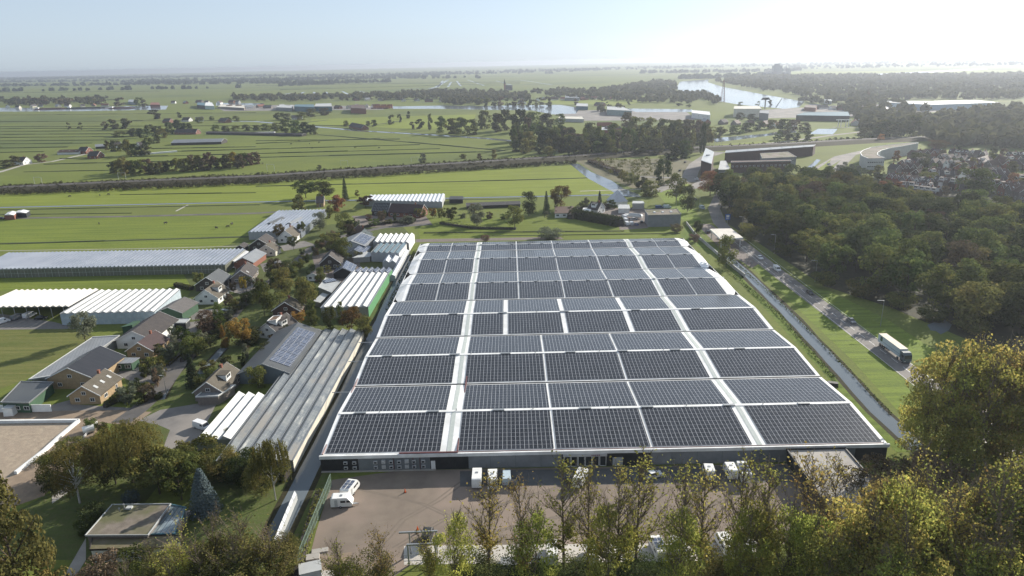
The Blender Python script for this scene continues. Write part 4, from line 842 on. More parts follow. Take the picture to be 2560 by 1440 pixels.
# houses along the village street
house((655, 909), (745, 806), 6.8, 16, 3.6, M('blue_grey_cladding', (.14, .17, .19), (.11, .14, .16), .5, .6), r_dsheet, 'blue-grey barn with a long strip of solar panels on its slope', 'barn', 'barn', win=0, chim=0, sol_=.01)
house((515, 955), (566, 905), 6.3, 9, 3, gbrick, t_moss, 'brick house with a big boxed dormer by the long white sheds', dormer=1, sol_=0)
flat([(488, 992), (545, 990), (590, 962), (520, 968)], 2.9, r_sheet, gbrick, 'flat-roofed garage wing with white fascia beside the dormered brick house', 'garage', 'garage', edge=white)
house((664, 808), (716, 781), 6, 9, 2.8, white, t_dark, 'white-walled bungalow with dark roof above the solar barn', dormer=1)
flat([(667, 803), (690, 800), (705, 788), (683, 790)], 6.6, M('roof_terrace', (.14, .09, .06), None, 1, .9), white, 'boxed roof room on the white-walled bungalow', 'roof_room', 'house', edge=white)
house((711, 755), (727, 741), 6.5, 11, 3, dbrick, t_moss, 'dark brick house with mossy roof behind the golden tree')
house((511, 724), (542, 702), 6.5, 10, 2.8, white, t_moss, 'white-gabled house with brown roof and one white dormer', dormer=1)
house((514, 693), (546, 671), 6.5, 11, 3, dark, r_dsheet, 'black timber barn with white-framed window and blue-grey roof', 'barn', 'barn', chim=0)
house((600, 676), (618, 654), 6.2, 9.5, 2.8, gbrick, t_dark, 'brick house with near-black roof and one bright skylight', skyl=1)
house((606, 644), (640, 621), 5.5, 10, 3, brick, r_sheet, 'red-brick shed with pale grey sheet roof at the glasshouse end', 'shed', 'shed', chim=0, win=0)
flat([(578, 651), (592, 655), (622, 628), (608, 624)], 3.4, white, lgrey, 'narrow white-roofed link at the right end of the long glasshouse', 'shed', 'shed')
house((663, 612), (678, 603), 6, 10, 2.8, cream, t_moss, 'cream house with mossy brown roof opposite the dark barns')
house((645, 597), (665, 583), 6.5, 11, 3, dark, t_dark, 'dark timber barn just above the cream house', 'barn', 'barn', chim=0)
house((598, 613), (610, 605), 3.6, 5, 2.2, dark, t_dark, 'tiny dark garden shed at the end of the long glasshouse path', 'shed', 'shed', win=0, chim=0)
house((712, 576), (730, 563), 7, 10, 2.8, white, t_moss, 'white-gabled villa with brown roof under the upper glasshouse')
house((790, 491), (810, 490), 6.5, 12, 3, tan, t_dark, 'dark-roofed farmhouse under the broad dark tree group')
house((895, 562), (912, 571), 6.5, 9, 3, white, t_brown, 'small white house with brown roof where the lane bends')
house((876, 602), (903, 580), 6.8, 15, 4, lgrey, r_sheet, 'grey barn with a patch of solar panels beside the seven-ridged shed', 'barn', 'barn', win=0, chim=0, sol_=.01)
house((885, 624), (905, 607), 4.6, 9, 2.6, lgrey, sol2, 'low shed roofed in blue panels left of the teal glasshouse', 'shed', 'shed', win=0, chim=0)
flat([(880, 644), (925, 641), (935, 632), (912, 629)], 2.8, lgrey, mgrey, 'low pale flat-roofed lean-to in front of the teal glasshouse', 'lean_to', 'shed')
house((822, 637), (833, 619), 7.2, 10, 3, dark, t_dark, 'tall black gable-fronted barn beside the round green trees', 'barn', 'barn', chim=0)
house((856, 669), (866, 651), 5.2, 9, 2.8, black, sol2, 'black shed with a square panelled roof above the green-walled hall', 'shed', 'shed', win=0, chim=0)
house((781, 683), (792, 674), 3.8, 6, 2.4, white, t_dark, 'little white garden house with panelled roof left of the ridged hall', 'garden_house', 'shed', chim=0)
flat([(795, 718), (829, 732), (851, 704), (815, 693)], 3.6, lgrey, mgrey, 'beige flat-roofed annex carrying six solar panels', 'annex', 'shed', edge=lgrey)
boxthing('panel_field', 'solar panels', 'square block of blue solar panels on the beige annex roof', 826, 722, R(35), (5.2, 4.6, .25), sol2, z=3.6)
flat([(783, 752), (800, 756), (822, 735), (806, 731)], 2.5, lgrey, mgrey, 'low grey lean-to left of the green-walled ridged hall', 'lean_to', 'shed')
house((935, 506), (977, 507), 7.5, 11, 3, dark, sol, 'left half of the long barn, roofed in blue-black solar panels', 'barn', 'barn', chim=0)
house((978, 508), (1060, 511), 7.5, 12, 3, brick, t_purple, 'long farmhouse with dark purple roof before the whitened glasshouse')
flat([(1122, 498), (1158, 498), (1158, 490), (1125, 490)], 3, black, black, 'black flat shed at the right end of the whitened glasshouse', 'shed', 'shed')
house((1165, 507), (1300, 502), 3.4, 8, 2, dark, t_grey, 'long low grey-roofed stable behind the bare silver trees', 'stable', 'shed', win=0, chim=0)
# tan farm complex, lower left
r_black = Mlines('black_panel_roof', (.02, .021, .025), (.045, .046, .05), [(0, 1.7, .08)], (.028, .028, .032), .3, .35)
house((167, 919), (251, 864), 7.2, 15, 3.6, tan, r_black, 'tan-brick barn whose near slope is one dark solar roof', 'barn', 'barn', chim=0)
flat([(70, 949), (160, 935), (300, 838), (232, 842)], 3.6, r_sheet, mgrey, 'long pale grey sheet roof along the brown hay field', 'long_shed', 'shed', edge=lgrey)
flat([(0, 1006), (72, 1007), (135, 955), (52, 953)], 3.4, r_dsheet, dgreen, 'dark flat-roofed green-walled shed at the left frame edge', 'shed', 'shed', edge=mgrey, win=3)
house((203, 965), (262, 921), 6, 9.5, 2.9, tan, t_moss, 'tan-brick cottage with three skylights and a front lawn', skyl=3)
house((343, 856), (388, 825), 6, 9.5, 2.9, tan, t_purple, 'yellow-brick cottage with plum-coloured roof', skyl=0, chim=1)
house((329, 828), (399, 778), 6.5, 13, 3.2, white, t_dark, 'white-gabled barn with long black roof behind the plum-roofed cottage', 'barn', 'barn', chim=0)
house((418, 768), (461, 742), 5.8, 11, 3.6, dgreen, t_grey, 'green-doored shed with worn grey roof beside the white glasshouse', 'shed', 'shed', chim=0, win=0)
flat([(413, 808), (465, 807), (476, 796), (425, 797)], 2.8, lgrey, black, 'black-walled flat carport beside the parked cars', 'carport', 'shed', edge=lgrey)
flat([(281, 909), (329, 907), (350, 893), (300, 893)], 2.8, r_sheet, dgreen, 'low dark-green shed with grey roof and timber stacked outside', 'shed', 'shed', win=2)
flat([(300, 818), (330, 812), (352, 800), (335, 802)], 3, dgreen, dgreen, 'small green-roofed lean-to behind the white-gabled barn', 'lean_to', 'shed')
fence([(-40, 1031), (130, 1029)], 2.4, white, 'white board wall in front of the dark green-walled shed', 'board_wall', 'wall', solid=True, thick=.1)
boxthing('storage_box', 'container', 'small white cube container at the left end of the board wall', 28, 1036, R(5), (2.6, 2.4, 2.4), white, lid=lgrey)
fence([(-60, 1058), (198, 1055), (150, 1095), (112, 1130), (40, 1186)], .9, white, 'white board edging round the sand arena', 'arena_fence', 'fence', solid=True, thick=.35)
fence([(244, 1058), (185, 1125)], .8, white, 'low white picket line below the round white tank', 'picket_fence', 'fence', rails=(.4, .9))
# bungalow, bottom left
bq = flat([(212, 1339), (370, 1338), (428, 1259), (280, 1261)], 3.9, felt, gbrick, 'flat gravel-roofed bungalow with a glass veranda, bottom left', 'bungalow', 'house', edge=lgrey, win=0)
flat([(223, 1374), (437, 1368), (452, 1338), (232, 1341)], 3.1, mossf, white, 'lower mossy flat-roofed wing in front of the gravel-roofed bungalow', 'bungalow_wing', 'house', edge=dark, win=3)
flat([(371, 1337), (437, 1335), (466, 1268), (428, 1260)], 3.0, glassc, glassc, 'glazed lean-to veranda on the right side of the bungalow', 'veranda', 'veranda', edge=teal)
for i, (x, y) in enumerate(((275, 1357), (331, 1357))): boxthing('skylight', 'skylight', ['left', 'right'][i]+' square skylight on the mossy bungalow wing', x-2, y+14, 0, (1, 1, .3), lgrey, z=3.1, lid=white)
boxthing('roof_hatch', 'roof hatch', 'pale square hatch in the middle of the gravel bungalow roof', 332, 1310, 0, (1.2, 1, .35), lgrey, z=3.9)
for i, (x, y) in enumerate(((308, 1317), (320, 1312))):
    p = W(x, y); t = thing('flue', ['shorter', 'taller'][i]+' dark flue pipe on the gravel bungalow roof', 'chimney', (p[0], p[1], 3.8)); mb = MB(); mb.tube((0, 0, 0), (0, 0, .7+.5*i), .12, .12, 8); part('pipe', mb, mgrey, t); mb = MB(); mb.tube((0, 0, .7+.5*i), (0, 0, .85+.5*i), .2, .2, 8); part('cap', mb, mgrey, t)
sheet('terrace', [[(436, 1345), (480, 1282), (476, 1275), (455, 1280), (410, 1345)], [(160, 1440), (215, 1345), (215, 1400), (190, 1440)], [(130, 1240), (165, 1215), (180, 1225), (130, 1260)]], conc, .05)
# middle background
flat([(1620, 538), (1704, 536), (1693, 522), (1611, 524)], 7, felt, grey, 'grey sheet-walled hall with white rooflights behind the hedge', 'grey_hall', 'hall', edge=mgrey, skyl=3)
house((1478, 503), (1505, 506), 7, 10, 3, white, t_dark, 'white villa with dark angular roof behind the tall hedge', dormer=1)
flat([(1455, 528), (1476, 528), (1480, 519), (1458, 519)], 3.2, white, white, 'white box wing left of the villa with dark angular roof', 'villa_wing', 'house', win=2)
flat([(1545, 521), (1575, 521), (1573, 511), (1546, 511)], 3.2, lgrey, white, 'white double garage between the villa and the grey hall', 'garage', 'garage')
p = W(1547, 518); t = thing('pyramid_roof_house', 'house with a shiny steep pyramid roof beside the ditch', 'house', (p[0], p[1]+8, 0), R(20))
mb = MB(); mb.box(-5, 5, -5, 5, 0, 2.8); part('wall', mb, white, t); mb = MB(); mb.hexa([(-5.4, -5.4, 2.8), (5.4, -5.4, 2.8), (5.4, 5.4, 2.8), (-5.4, 5.4, 2.8)], [(-.1, -.1, 10), (.1, -.1, 10), (.1, .1, 10), (-.1, .1, 10)]); part('roof', mb, M('zinc_roof', (.45, .46, .47), None, 1, .3, metal=.7), t)
flat([(1386, 533), (1436, 532), (1434, 515), (1388, 516)], 3, t_brown, white, 'brown flat-roofed bungalow with white walls by the orange tree', 'bungalow', 'house', win=3)
flat([(1580, 508), (1612, 508), (1608, 502), (1582, 502)], 4, lgrey, mgrey, 'pale low workshop roof beyond the parked vans', 'workshop', 'shed')
# petrol station
cs = [(1802, 598), (1858, 594), (1828, 571), (1774, 572)]
pts = [W(*p, 5.2) for p in cs]; a = pts[0]; an, lc = frame(a, pts[1]); t = thing('petrol_station_canopy', 'flat white petrol station canopy on posts beside the main road', 'canopy', (a[0], a[1], 0), an); q = [lc(p) for p in pts]
mb = MB(); mb.hexa([(*p[:2], 4.5) for p in q], [(*p[:2], 5.2) for p in q], 0, 1); part('canopy_roof', mb, [white, M('canopy_top', (.6, .56, .5), (.5, .47, .42), .4, .8)], t)
c_ = np.mean(q, 0)
for i in range(4): x, y = q[i][0]*.85+c_[0]*.15, q[i][1]*.85+c_[1]*.15; mb = MB(); mb.box(x-.15, x+.15, y-.15, y+.15, 0, 4.5); part('post', mb, white, t)
for f in (.35, .65): x, y = q[0][0]*(1-f)+q[2][0]*f, q[0][1]*(1-f)+q[2][1]*f; mb = MB(); mb.box(x-.4, x+.4, y-.25, y+.25, 0, 1.7); mb.box(x-.3, x+.3, y-.28, y+.28, 1.0, 1.5, 1); part('fuel_pump', mb, [white, black], t)
p = W(1818, 560); t = thing('road_sign', 'big blue board with white panel on a post at the wood edge', 'sign', (p[0], p[1], 0), R(8)); mb = MB(); mb.box(-.12, .12, 0, .2, 0, 4); part('post', mb, mgrey, t)
mb = MB(); mb.box(-1.5, 1.5, -.1, 0, 2.4, 5.8); part('board', mb, M('blue_sign', (.02, .12, .4), None, 1, .5), t); mb = MB(); mb.box(-.9, .9, -.14, -.1, 3.9, 5.3); mb.box(-.9, .9, -.14, -.1, 3.0, 3.3); part('white_panel', mb, white, t)
fence([(1716, 560), (1737, 588), (1787, 632), (1835, 672), (1862, 693)], 1.6, M('quay_wall', (.5, .49, .46), (.35, .34, .32), .4, .9), 'pale retaining wall between the ditch bank and petrol station', 'retaining_wall', 'wall', solid=True, thick=.2)
# school and offices
def tower():
    q = [W(1753, 400, 12), W(1779, 409, 12), W(1785, 384, 14), W(1764, 374, 14)]; a = q[0]; an, lc = frame(a, q[1]); t = thing('tilted_tower', 'dark brick tower with a slanting white roof behind the roundabout', 'building', (a[0], a[1], 0), an); q = [lc(p) for p in q]
    z = [11.5, 11.5, 15, 15]
    mb = MB(); mb.hexa([(p[0], p[1], 0) for p in q], [(p[0], p[1], zz) for p, zz in zip(q, z)]); part('wall', mb, dbrick, t); mb = MB(); mb.hexa([(p[0], p[1], zz+.02) for p, zz in zip(q, z)], [(p[0], p[1], zz+.5) for p, zz in zip(q, z)]); part('roof', mb, white, t)
    c_ = np.mean(q, 0); mb = MB(); mb.tube((c_[0], c_[1], 13.6), (c_[0], c_[1], 14.6), 1.8, 1.8, 12); part('roof_vent', mb, mgrey, t)
tower()
flat([(1827, 406), (1978, 402), (1976, 399), (1828, 402)], 9, dbrick, dbrick, 'long dark brick school block facing the wood', 'school_block', 'building', edge=lgrey, win=14)
flat([(1796, 424), (1826, 424), (1815, 402), (1801, 402)], 6, lgrey, grey, 'small pale-roofed block between the tower and the school', 'office_block', 'building', edge=white)
flat([(1905, 396), (1992, 392), (1970, 379), (1900, 383)], 8, felt, grey, 'grey low school hall behind the dark brick block', 'school_hall', 'building', edge=lgrey, win=5)
flat([(1812, 382), (2034, 366), (2040, 361), (1815, 376)], 9, mgrey, dbrick, 'long thin grey-roofed school wing in front of the railway', 'school_wing', 'building', edge=lgrey, skyl=7)
t = None
def curved():
    outer = [(2296, 356), (2250, 360), (2211, 364), (2177, 369), (2158, 376), (2151, 382), (2155, 390), (2170, 396)]; inner = [(2296, 358), (2255, 366), (2219, 372), (2202, 377), (2194, 382), (2193, 387), (2200, 391), (2212, 395)]
    o = [W(*p, 9.5) for p in outer]; i_ = [W(*p, 9.5) for p in inner]; a = o[-1]; t = thing('curved_apartment_block', 'crescent-shaped pale block with a curving flat roof above the estate', 'building', (a[0], a[1], 0)); mb = MB(); rf = MB(); ed = MB()
    for k in range(7):
        A, B, Cc, Dd = o[k]-a, o[k+1]-a, i_[k+1]-a, i_[k]-a
        mb.hexa([(*p[:2], 0) for p in (A, B, Cc, Dd)], [(*p[:2], 9.2) for p in (A, B, Cc, Dd)]); rf.hexa([(*p[:2], 9.2) for p in (A, B, Cc, Dd)], [(*p[:2], 9.5) for p in (A, B, Cc, Dd)])
        for u, v in ((A, B), (Dd, Cc)): ed.tube((u[0], u[1], 9.6), (v[0], v[1], 9.6), .35, .35, 4)
    part('wall', mb, lgrey, t); part('roof', rf, felt, t); part('roof_edge', ed, white, t)
    for k in range(8): A, B = o[-1]-a, i_[-1]-a; f = (k+.5)/8; x, y = A[0]*(1-f)+B[0]*f, A[1]*(1-f)+B[1]*f; an = math.atan2(B[1]-A[1], B[0]-A[0]); w_ = put_window(t, x, y-.05, 2, an-math.pi/2, 1.6, 1.3); put_window(t, x, y-.05, 5.5, an-math.pi/2, 1.6, 1.3)
curved()
# far business park and farms: (quad, height, roof, wall, label)
FARB = [([(1518, 274), (1580, 277), (1555, 266), (1517, 266)], 9, lgrey, M('seafoam_cladding', (.22, .3, .29), None, .3, .6), 'pale sea-green gabled hall on the canal yard'),
 ([(1729, 282), (1776, 288), (1774, 279), (1730, 275)], 8, white, white, 'white office hall with a strip of windows by the canal yard'),
 ([(1834, 272), (1904, 272), (1898, 265), (1836, 265)], 13, cream, cream, 'tall beige factory hall left of the loading crane'),
 ([(1990, 288), (2125, 290), (2120, 279), (2010, 281)], 8, teal, dark, 'long blue-green roofed depot beyond the drawbridge'),
 ([(2216, 256), (2330, 262), (2335, 253), (2220, 251)], 10, lgrey, M('pale_blue_cladding', (.4, .5, .58), None, .3, .6), 'left pale blue factory block before the far wood'),
 ([(2330, 262), (2500, 256), (2440, 250), (2335, 252)], 9, white, M('pale_blue_cladding_2', (.36, .46, .54), None, .3, .6), 'right white-roofed factory block before the far wood'),
 ([(1440, 265), (1470, 266), (1470, 259), (1442, 258)], 7, lgrey, teal, 'small pale blue boathouse beside a round dark tree on the canal'),
 ([(735, 266), (785, 268), (785, 261), (738, 261)], 10, teal, teal, 'dark teal showroom block on the dyke'),
 ([(785, 266), (830, 266), (828, 258), (790, 259)], 10, lgrey, teal, 'grey-roofed hall with teal front right of the showroom'),
 ([(876, 270), (915, 272), (912, 262), (880, 262)], 10, dbrick, brick, 'dark red-brown warehouse on the dyke road'),
 ([(492, 262), (512, 264), (512, 257), (494, 256)], 8, teal, dark, 'left dark gabled hall on the far yard'), ([(512, 264), (536, 265), (530, 256), (514, 256)], 8, white, M('mint_cladding', (.45, .55, .5), None, .3, .6), 'mint-white hall joined to the dark gabled hall'),
 ([(545, 266), (610, 270), (615, 263), (555, 261)], 5, cream, gbrick, 'long sand-coloured low shed on the far yard'), ([(690, 268), (730, 270), (734, 262), (700, 262)], 7, lgrey, grey, 'pale gabled shed left of the teal showroom'),
 ([(320, 254), (342, 256), (341, 249), (322, 249)], 7, mgrey, M('slate_blue_cladding', (.2, .26, .3), None, .3, .6), 'slate-blue shed on the canal bank, far left'), ([(375, 262), (400, 262), (398, 256), (378, 256)], 6, t_red, brick, 'red-brown barn on the far canal bank'),
 ([(1620, 242), (1650, 243), (1648, 237), (1622, 237)], 6, t_dark, brick, 'dark-roofed farmhouse on the far river bank'), ([(1412, 244), (1448, 245), (1446, 238), (1414, 238)], 7, mgrey, grey, 'grey barn roof among the trees across the canal'),
 ([(2060, 250), (2080, 252), (2080, 246), (2062, 246)], 7, white, lgrey, 'pale harbour office at the river bend'), ([(2010, 268), (2040, 270), (2045, 262), (2015, 262)], 6, t_brown, brick, 'brown harbour sheds left of the river bend'), ([(1470, 325), (1530, 325), (1528, 318), (1475, 318)], 4, lgrey, brick, 'low white-edged school roof behind the slim poplars'),
 ([(1395, 296), (1460, 298), (1455, 291), (1400, 291)], 5, cream, lgrey, 'sand-coloured low hall left of the gabled canal hall'), ([(1898, 282), (1922, 284), (1922, 276), (1900, 276)], 11, grey, grey, 'grey silo block under the canal loading crane')]
for q, h, rf, wl, lb in FARB: flat(q, h, rf, wl, lb, 'far_building', 'building', win=4 if 'window' in lb or 'office' in lb else 0, edge=rf)
FARH = [((410, 296), (428, 296), 'dark-roofed cottage beside the big round tree on the polder'), ((458, 293), (476, 293), 'first white-gabled farmhouse right of the round tree'), ((488, 293), (508, 292), 'second white-gabled farmhouse right of the round tree'), ((552, 294), (570, 296), 'dark farmhouse at the left end of the narrow canal'),
 ((728, 288), (755, 287), 'farmhouse with big grey roof and white gable above the canal'), ((880, 306), (912, 312), 'low dark thatched barn on the narrow canal bank'), ((1378, 241), (1388, 241), 'small white-fronted house on the canal, right one'), ((1298, 251), (1310, 252), 'small white-fronted house on the canal, left one'), ((1490, 255), (1510, 256), 'brown-roofed house right of the pale blue boathouse'),
 ((40, 392), (66, 392), 'lone dark-roofed farmhouse with white gable, far left'), ((275, 355), (300, 353), 'thatched farmhouse with white gable amid the farm trees'), ((342, 355), (360, 353), 'dark barn with white gable beside the farm trees'), ((200, 367), (222, 367), 'small blue-windowed house behind the striped shed'), ((225, 378), (250, 378), 'dark hipped house by the farm lane'), ((440, 322), (495, 322), 'brown cottage roof behind the roadside hedge trees')]
for a, b, lb in FARH: house(a, b, 7.5, 12, 3, white if 'white' in lb else brick, t_dark if 'grey' not in lb else t_grey, lb, 'farmhouse', 'house', dormer=0, group='far farmhouses on the polder')
house((150, 374), (205, 373), 5, 14, 2.6, white, t_brown, 'brown polder shed with three white stripes across its roof', 'shed', 'shed', win=0, chim=0, skyl=3)
house((435, 349), (560, 346), 6, 22, 3, dark, r_sheet, 'long grey-roofed cattle barn in the middle of the polder', 'barn', 'barn', win=0, chim=0)
house((520, 328), (760, 333), 4, 10, 2.5, dark, t_dark, 'very long dark low stable along the tree-lined ditch', 'stable', 'barn', win=0, chim=0)
house((237, 361), (268, 359), 5, 12, 2.6, dark, r_sheet, 'pale-roofed field shed left of the thatched farmhouse', 'shed', 'shed', win=0, chim=0)
boxthing('sheet_pile', 'tarpaulin', 'long white sheeted silage clamp at the polder farm', 394, 384, R(38), (42, 3, 1.6), white)
boxthing('sheet_pile', 'tarpaulin', 'thin white sheeted strip before the long dark stable', 590, 336, R(0), (28, 4, 1.4), white); boxthing('sheet_pile', 'tarpaulin', 'second white sheeted strip right of the first', 655, 333, R(0), (38, 4, 1.6), white)
# red and coloured containers
for i in range(9):
    boxthing('container', 'container', f'{["rust red", "orange", "brown red"][i%3]} shipping container, {ORD[i]} along the canal quay'+('' if i else ' stack'), 935+i*5, 272-(i % 3), R(rng.uniform(-5, 5)), (12, 2.6, 2.6+2.6*(i % 3)), [rust, M('orange_container', (.3, .1, .03), None, 1, .7), brick][i % 3], group='containers on the canal quay')
# boats, crane, pylon, bridge
def barge(px, py, L, rz, m, lb, cargo=True):
    p = W(px, py); t = thing('barge', lb, 'boat', (p[0], p[1], 0), rz); mb = MB(); w_ = 5
    mb.hexa([(-L/2, -w_, 0), (L/2-6, -w_, 0), (L/2, 0, 0), (L/2-6, w_, 0), (-L/2, w_, 0)], [(-L/2, -w_, 2), (L/2-6, -w_, 2), (L/2+1, 0, 2.6), (L/2-6, w_, 2), (-L/2, w_, 2)]); part('hull', mb, m, t)
    mb = MB(); mb.box(-L/2+12, L/2-10, -w_*.8, w_*.8, 2, 3.1); part('hold_cover', mb, m if cargo else black, t)
    mb = MB(); mb.box(-L/2+2, -L/2+9, -3, 3, 2, 5); part('wheelhouse', mb, white, t)
barge(215, 271, 95, R(1), black, 'long black barge with white wheelhouse on the left canal', False); barge(128, 273, 80, R(1), rust, 'rust-red barge moored at far left of the canal'); barge(306, 271, 65, 0, rust, 'shorter rust-red barge right of the black barge')
def pylon():
    p = W(1806, 256); _, h = rise_to(1806, 256, 200); t = thing('lattice_mast', 'tall lattice mast standing before the wide river', 'mast', (p[0], p[1], 0)); 
    for sx, sy in ((-1, -1), (1, -1), (1, 1), (-1, 1)): mb = MB(); mb.tube((sx*4, sy*4, 0), (sx*.9, sy*.9, h), .45, .3, 4); part('leg', mb, rust, t)
    mb = MB()
    for k in range(9):
        z0, z1 = h*k/9, h*(k+1)/9; w0, w1 = 4-3.1*k/9, 4-3.1*(k+1)/9
        mb.tube((-w0, -w0, z0), (w1, -w1, z1), .25, .25, 4); mb.tube((w0, -w0, z0), (-w1, -w1, z1), .25, .25, 4); mb.tube((w0, w0, z0), (w1, -w1, z1), .25, .25, 4)
    mb.tube((-7, 0, h*.93), (7, 0, h*.93), .4, .4, 4); part('bracing', mb, rust, t)
pylon()
for i, x in enumerate((2098, 2117)):
    p = W(x, 318); t = thing('drawbridge_frame', ['left', 'right'][i]+' white balance frame of the small drawbridge', 'drawbridge', (p[0], p[1], 0)); mb = MB(); mb.box(-2.2, -1.4, -.4, .4, 0, 9); mb.box(1.4, 2.2, -.4, .4, 0, 9); part('tower', mb, white, t); mb = MB(); mb.box(-5, 5, -.5, .5, 9, 10.2); part('balance_beam', mb, white, t)
p = W(1912, 272); t = thing('loading_crane', 'dark gantry crane head above the grey silo block', 'crane', (p[0], p[1], 0)); mb = MB(); mb.box(-1, 1, -1, 1, 0, 18); part('tower', mb, mgrey, t); mb = MB(); mb.hexa([(-8, -3, 16), (8, -3, 16), (8, 3, 16), (-8, 3, 16)], [(-5, -2, 20), (5, -2, 20), (5, 2, 20), (-5, 2, 20)]); part('crane_house', mb, black, t); mb = MB(); mb.tube((20, 0, 2), (30, 0, 18), .8, .5, 5); part('jib', mb, black, t)
p = W(1941, 192); t = thing('silo_tower', 'hazy square mill tower far across the river wood', 'tower', (p[0], p[1], 0)); mb = MB(); mb.box(-20, 20, -12, 12, 0, 50); part('tower', mb, grey, t); mb = MB(); mb.box(-60, 60, -14, 14, 0, 22); mb.box(-12, 8, -8, 8, 50, 58); part('mill_block', mb, grey, t)
p = W(1968, 192); t = thing('silo_tower', 'hazy slim silo right of the square mill tower', 'tower', (p[0], p[1], 0)); mb = MB(); mb.tube((0, 0, 0), (0, 0, 38), 9, 9, 10); part('silo', mb, grey, t)
p = W(1262, 226); t = thing('church', 'small hazy church with pointed spire beyond the canal', 'church', (p[0], p[1], 0)); mb = MB(); mb.box(-3, 3, -3, 3, 0, 22); part('tower', mb, brick, t); mb = MB(); mb.tube((0, 0, 22), (0, 0, 38), 4, .1, 8); part('spire', mb, t_dark, t); mb = MB(); mb.box(3, 26, -6, 6, 0, 10); mb.hexa([(3, -6, 10), (26, -6, 10), (26, 6, 10), (3, 6, 10)], [(3, -.2, 17), (26, -.2, 17), (26, .2, 17), (3, .2, 17)]); part('nave', mb, t_dark, t)
# railway masts
for i, (x, yb, yt) in enumerate(((94, 461, 441), (302, 447, 430), (672, 427, 409), (855, 414, 400), (1030, 404, 391), (1785, 366, 350), (2415, 342, 325))):
    b, h = rise_to(x, yb, yt); t = thing('railway_mast', f'overhead line portal over the railway, {ORD[i]} from the left', 'railway mast', (b[0], b[1], 0), R(-6), 'overhead line portals along the railway')
    for s in (0, 7): mb = MB(); mb.tube((s, -3, 0), (s, -3, h), .14, .12, 5); part('post', mb, lgrey, t)
    mb = MB(); mb.tube((0, -3, h-.3), (7, -3, h-.3), .12, .12, 4); part('beam', mb, lgrey, t)
# housing estate
def estate():
    k = 0; rs = random.Random(4)
    rows_ = [((2230, 412), (2300, 408), 4), ((2255, 400), (2330, 390), 4), ((2375, 372), (2470, 378), 6), ((2350, 384), (2420, 390), 4), ((2330, 396), (2400, 402), 4), ((2225, 432), (2330, 446), 6), ((2250, 452), (2335, 458), 4), ((2400, 410), (2470, 388), 5), ((2385, 426), (2500, 418), 6),
             ((2420, 440), (2560, 436), 6), ((2470, 402), (2600, 398), 5), ((2400, 458), (2430, 460), 1), ((2520, 380), (2600, 380), 3), ((2350, 418), (2372, 430), 2), ((2500, 456), (2590, 454), 4), ((2290, 424), (2350, 420), 4), ((2420, 400), (2440, 392), 2), ((2440, 426), (2520, 424), 5), ((2340, 440), (2410, 448), 5), ((2290, 462), (2350, 470), 4), ((2480, 446), (2570, 470), 5), ((2280, 378), (2350, 372), 4), ((2500, 392), (2560, 388), 4)]
    for a, b, n in rows_:
        A, B = W(*a, 8), W(*b, 8); d = (B-A)[:2]; L = np.linalg.norm(d); d /= L; nn = np.array([-d[1], d[0]])
        for i in range(n):
            c = A[:2]+d*L*(i+.5)/n; h = 5.2; cross = rs.random() < .45; u = nn if cross else d; s = min(L/n*.48, 6) if not cross else 5; k += 1
            rf = rs.choice([t_dark, t_purple, t_brown, t_brown]); wl = rs.choice([dbrick, brick, gbrick, gbrick, white])
            house(None, None, 8.4, 9 if not cross else min(8.5, L/n*.95), h, wl, rf, 'terraced estate house with '+{'dark_roof_tiles': 'near-black', 'purple_roof_tiles': 'plum', 'brown_roof_tiles': 'brown'}[rf.name]+' roof and '+('white' if wl is white else 'brick')+' walls', 'estate_house', 'house', group='houses of the dark-roofed estate'+(' white' if wl is white else ''), skyl=rs.choice([0, 0, 1, 2]), dormer=rs.choice([0, 0, 1]), chim=rs.random() < .6, world=(c-u*s, c+u*s))
estate()
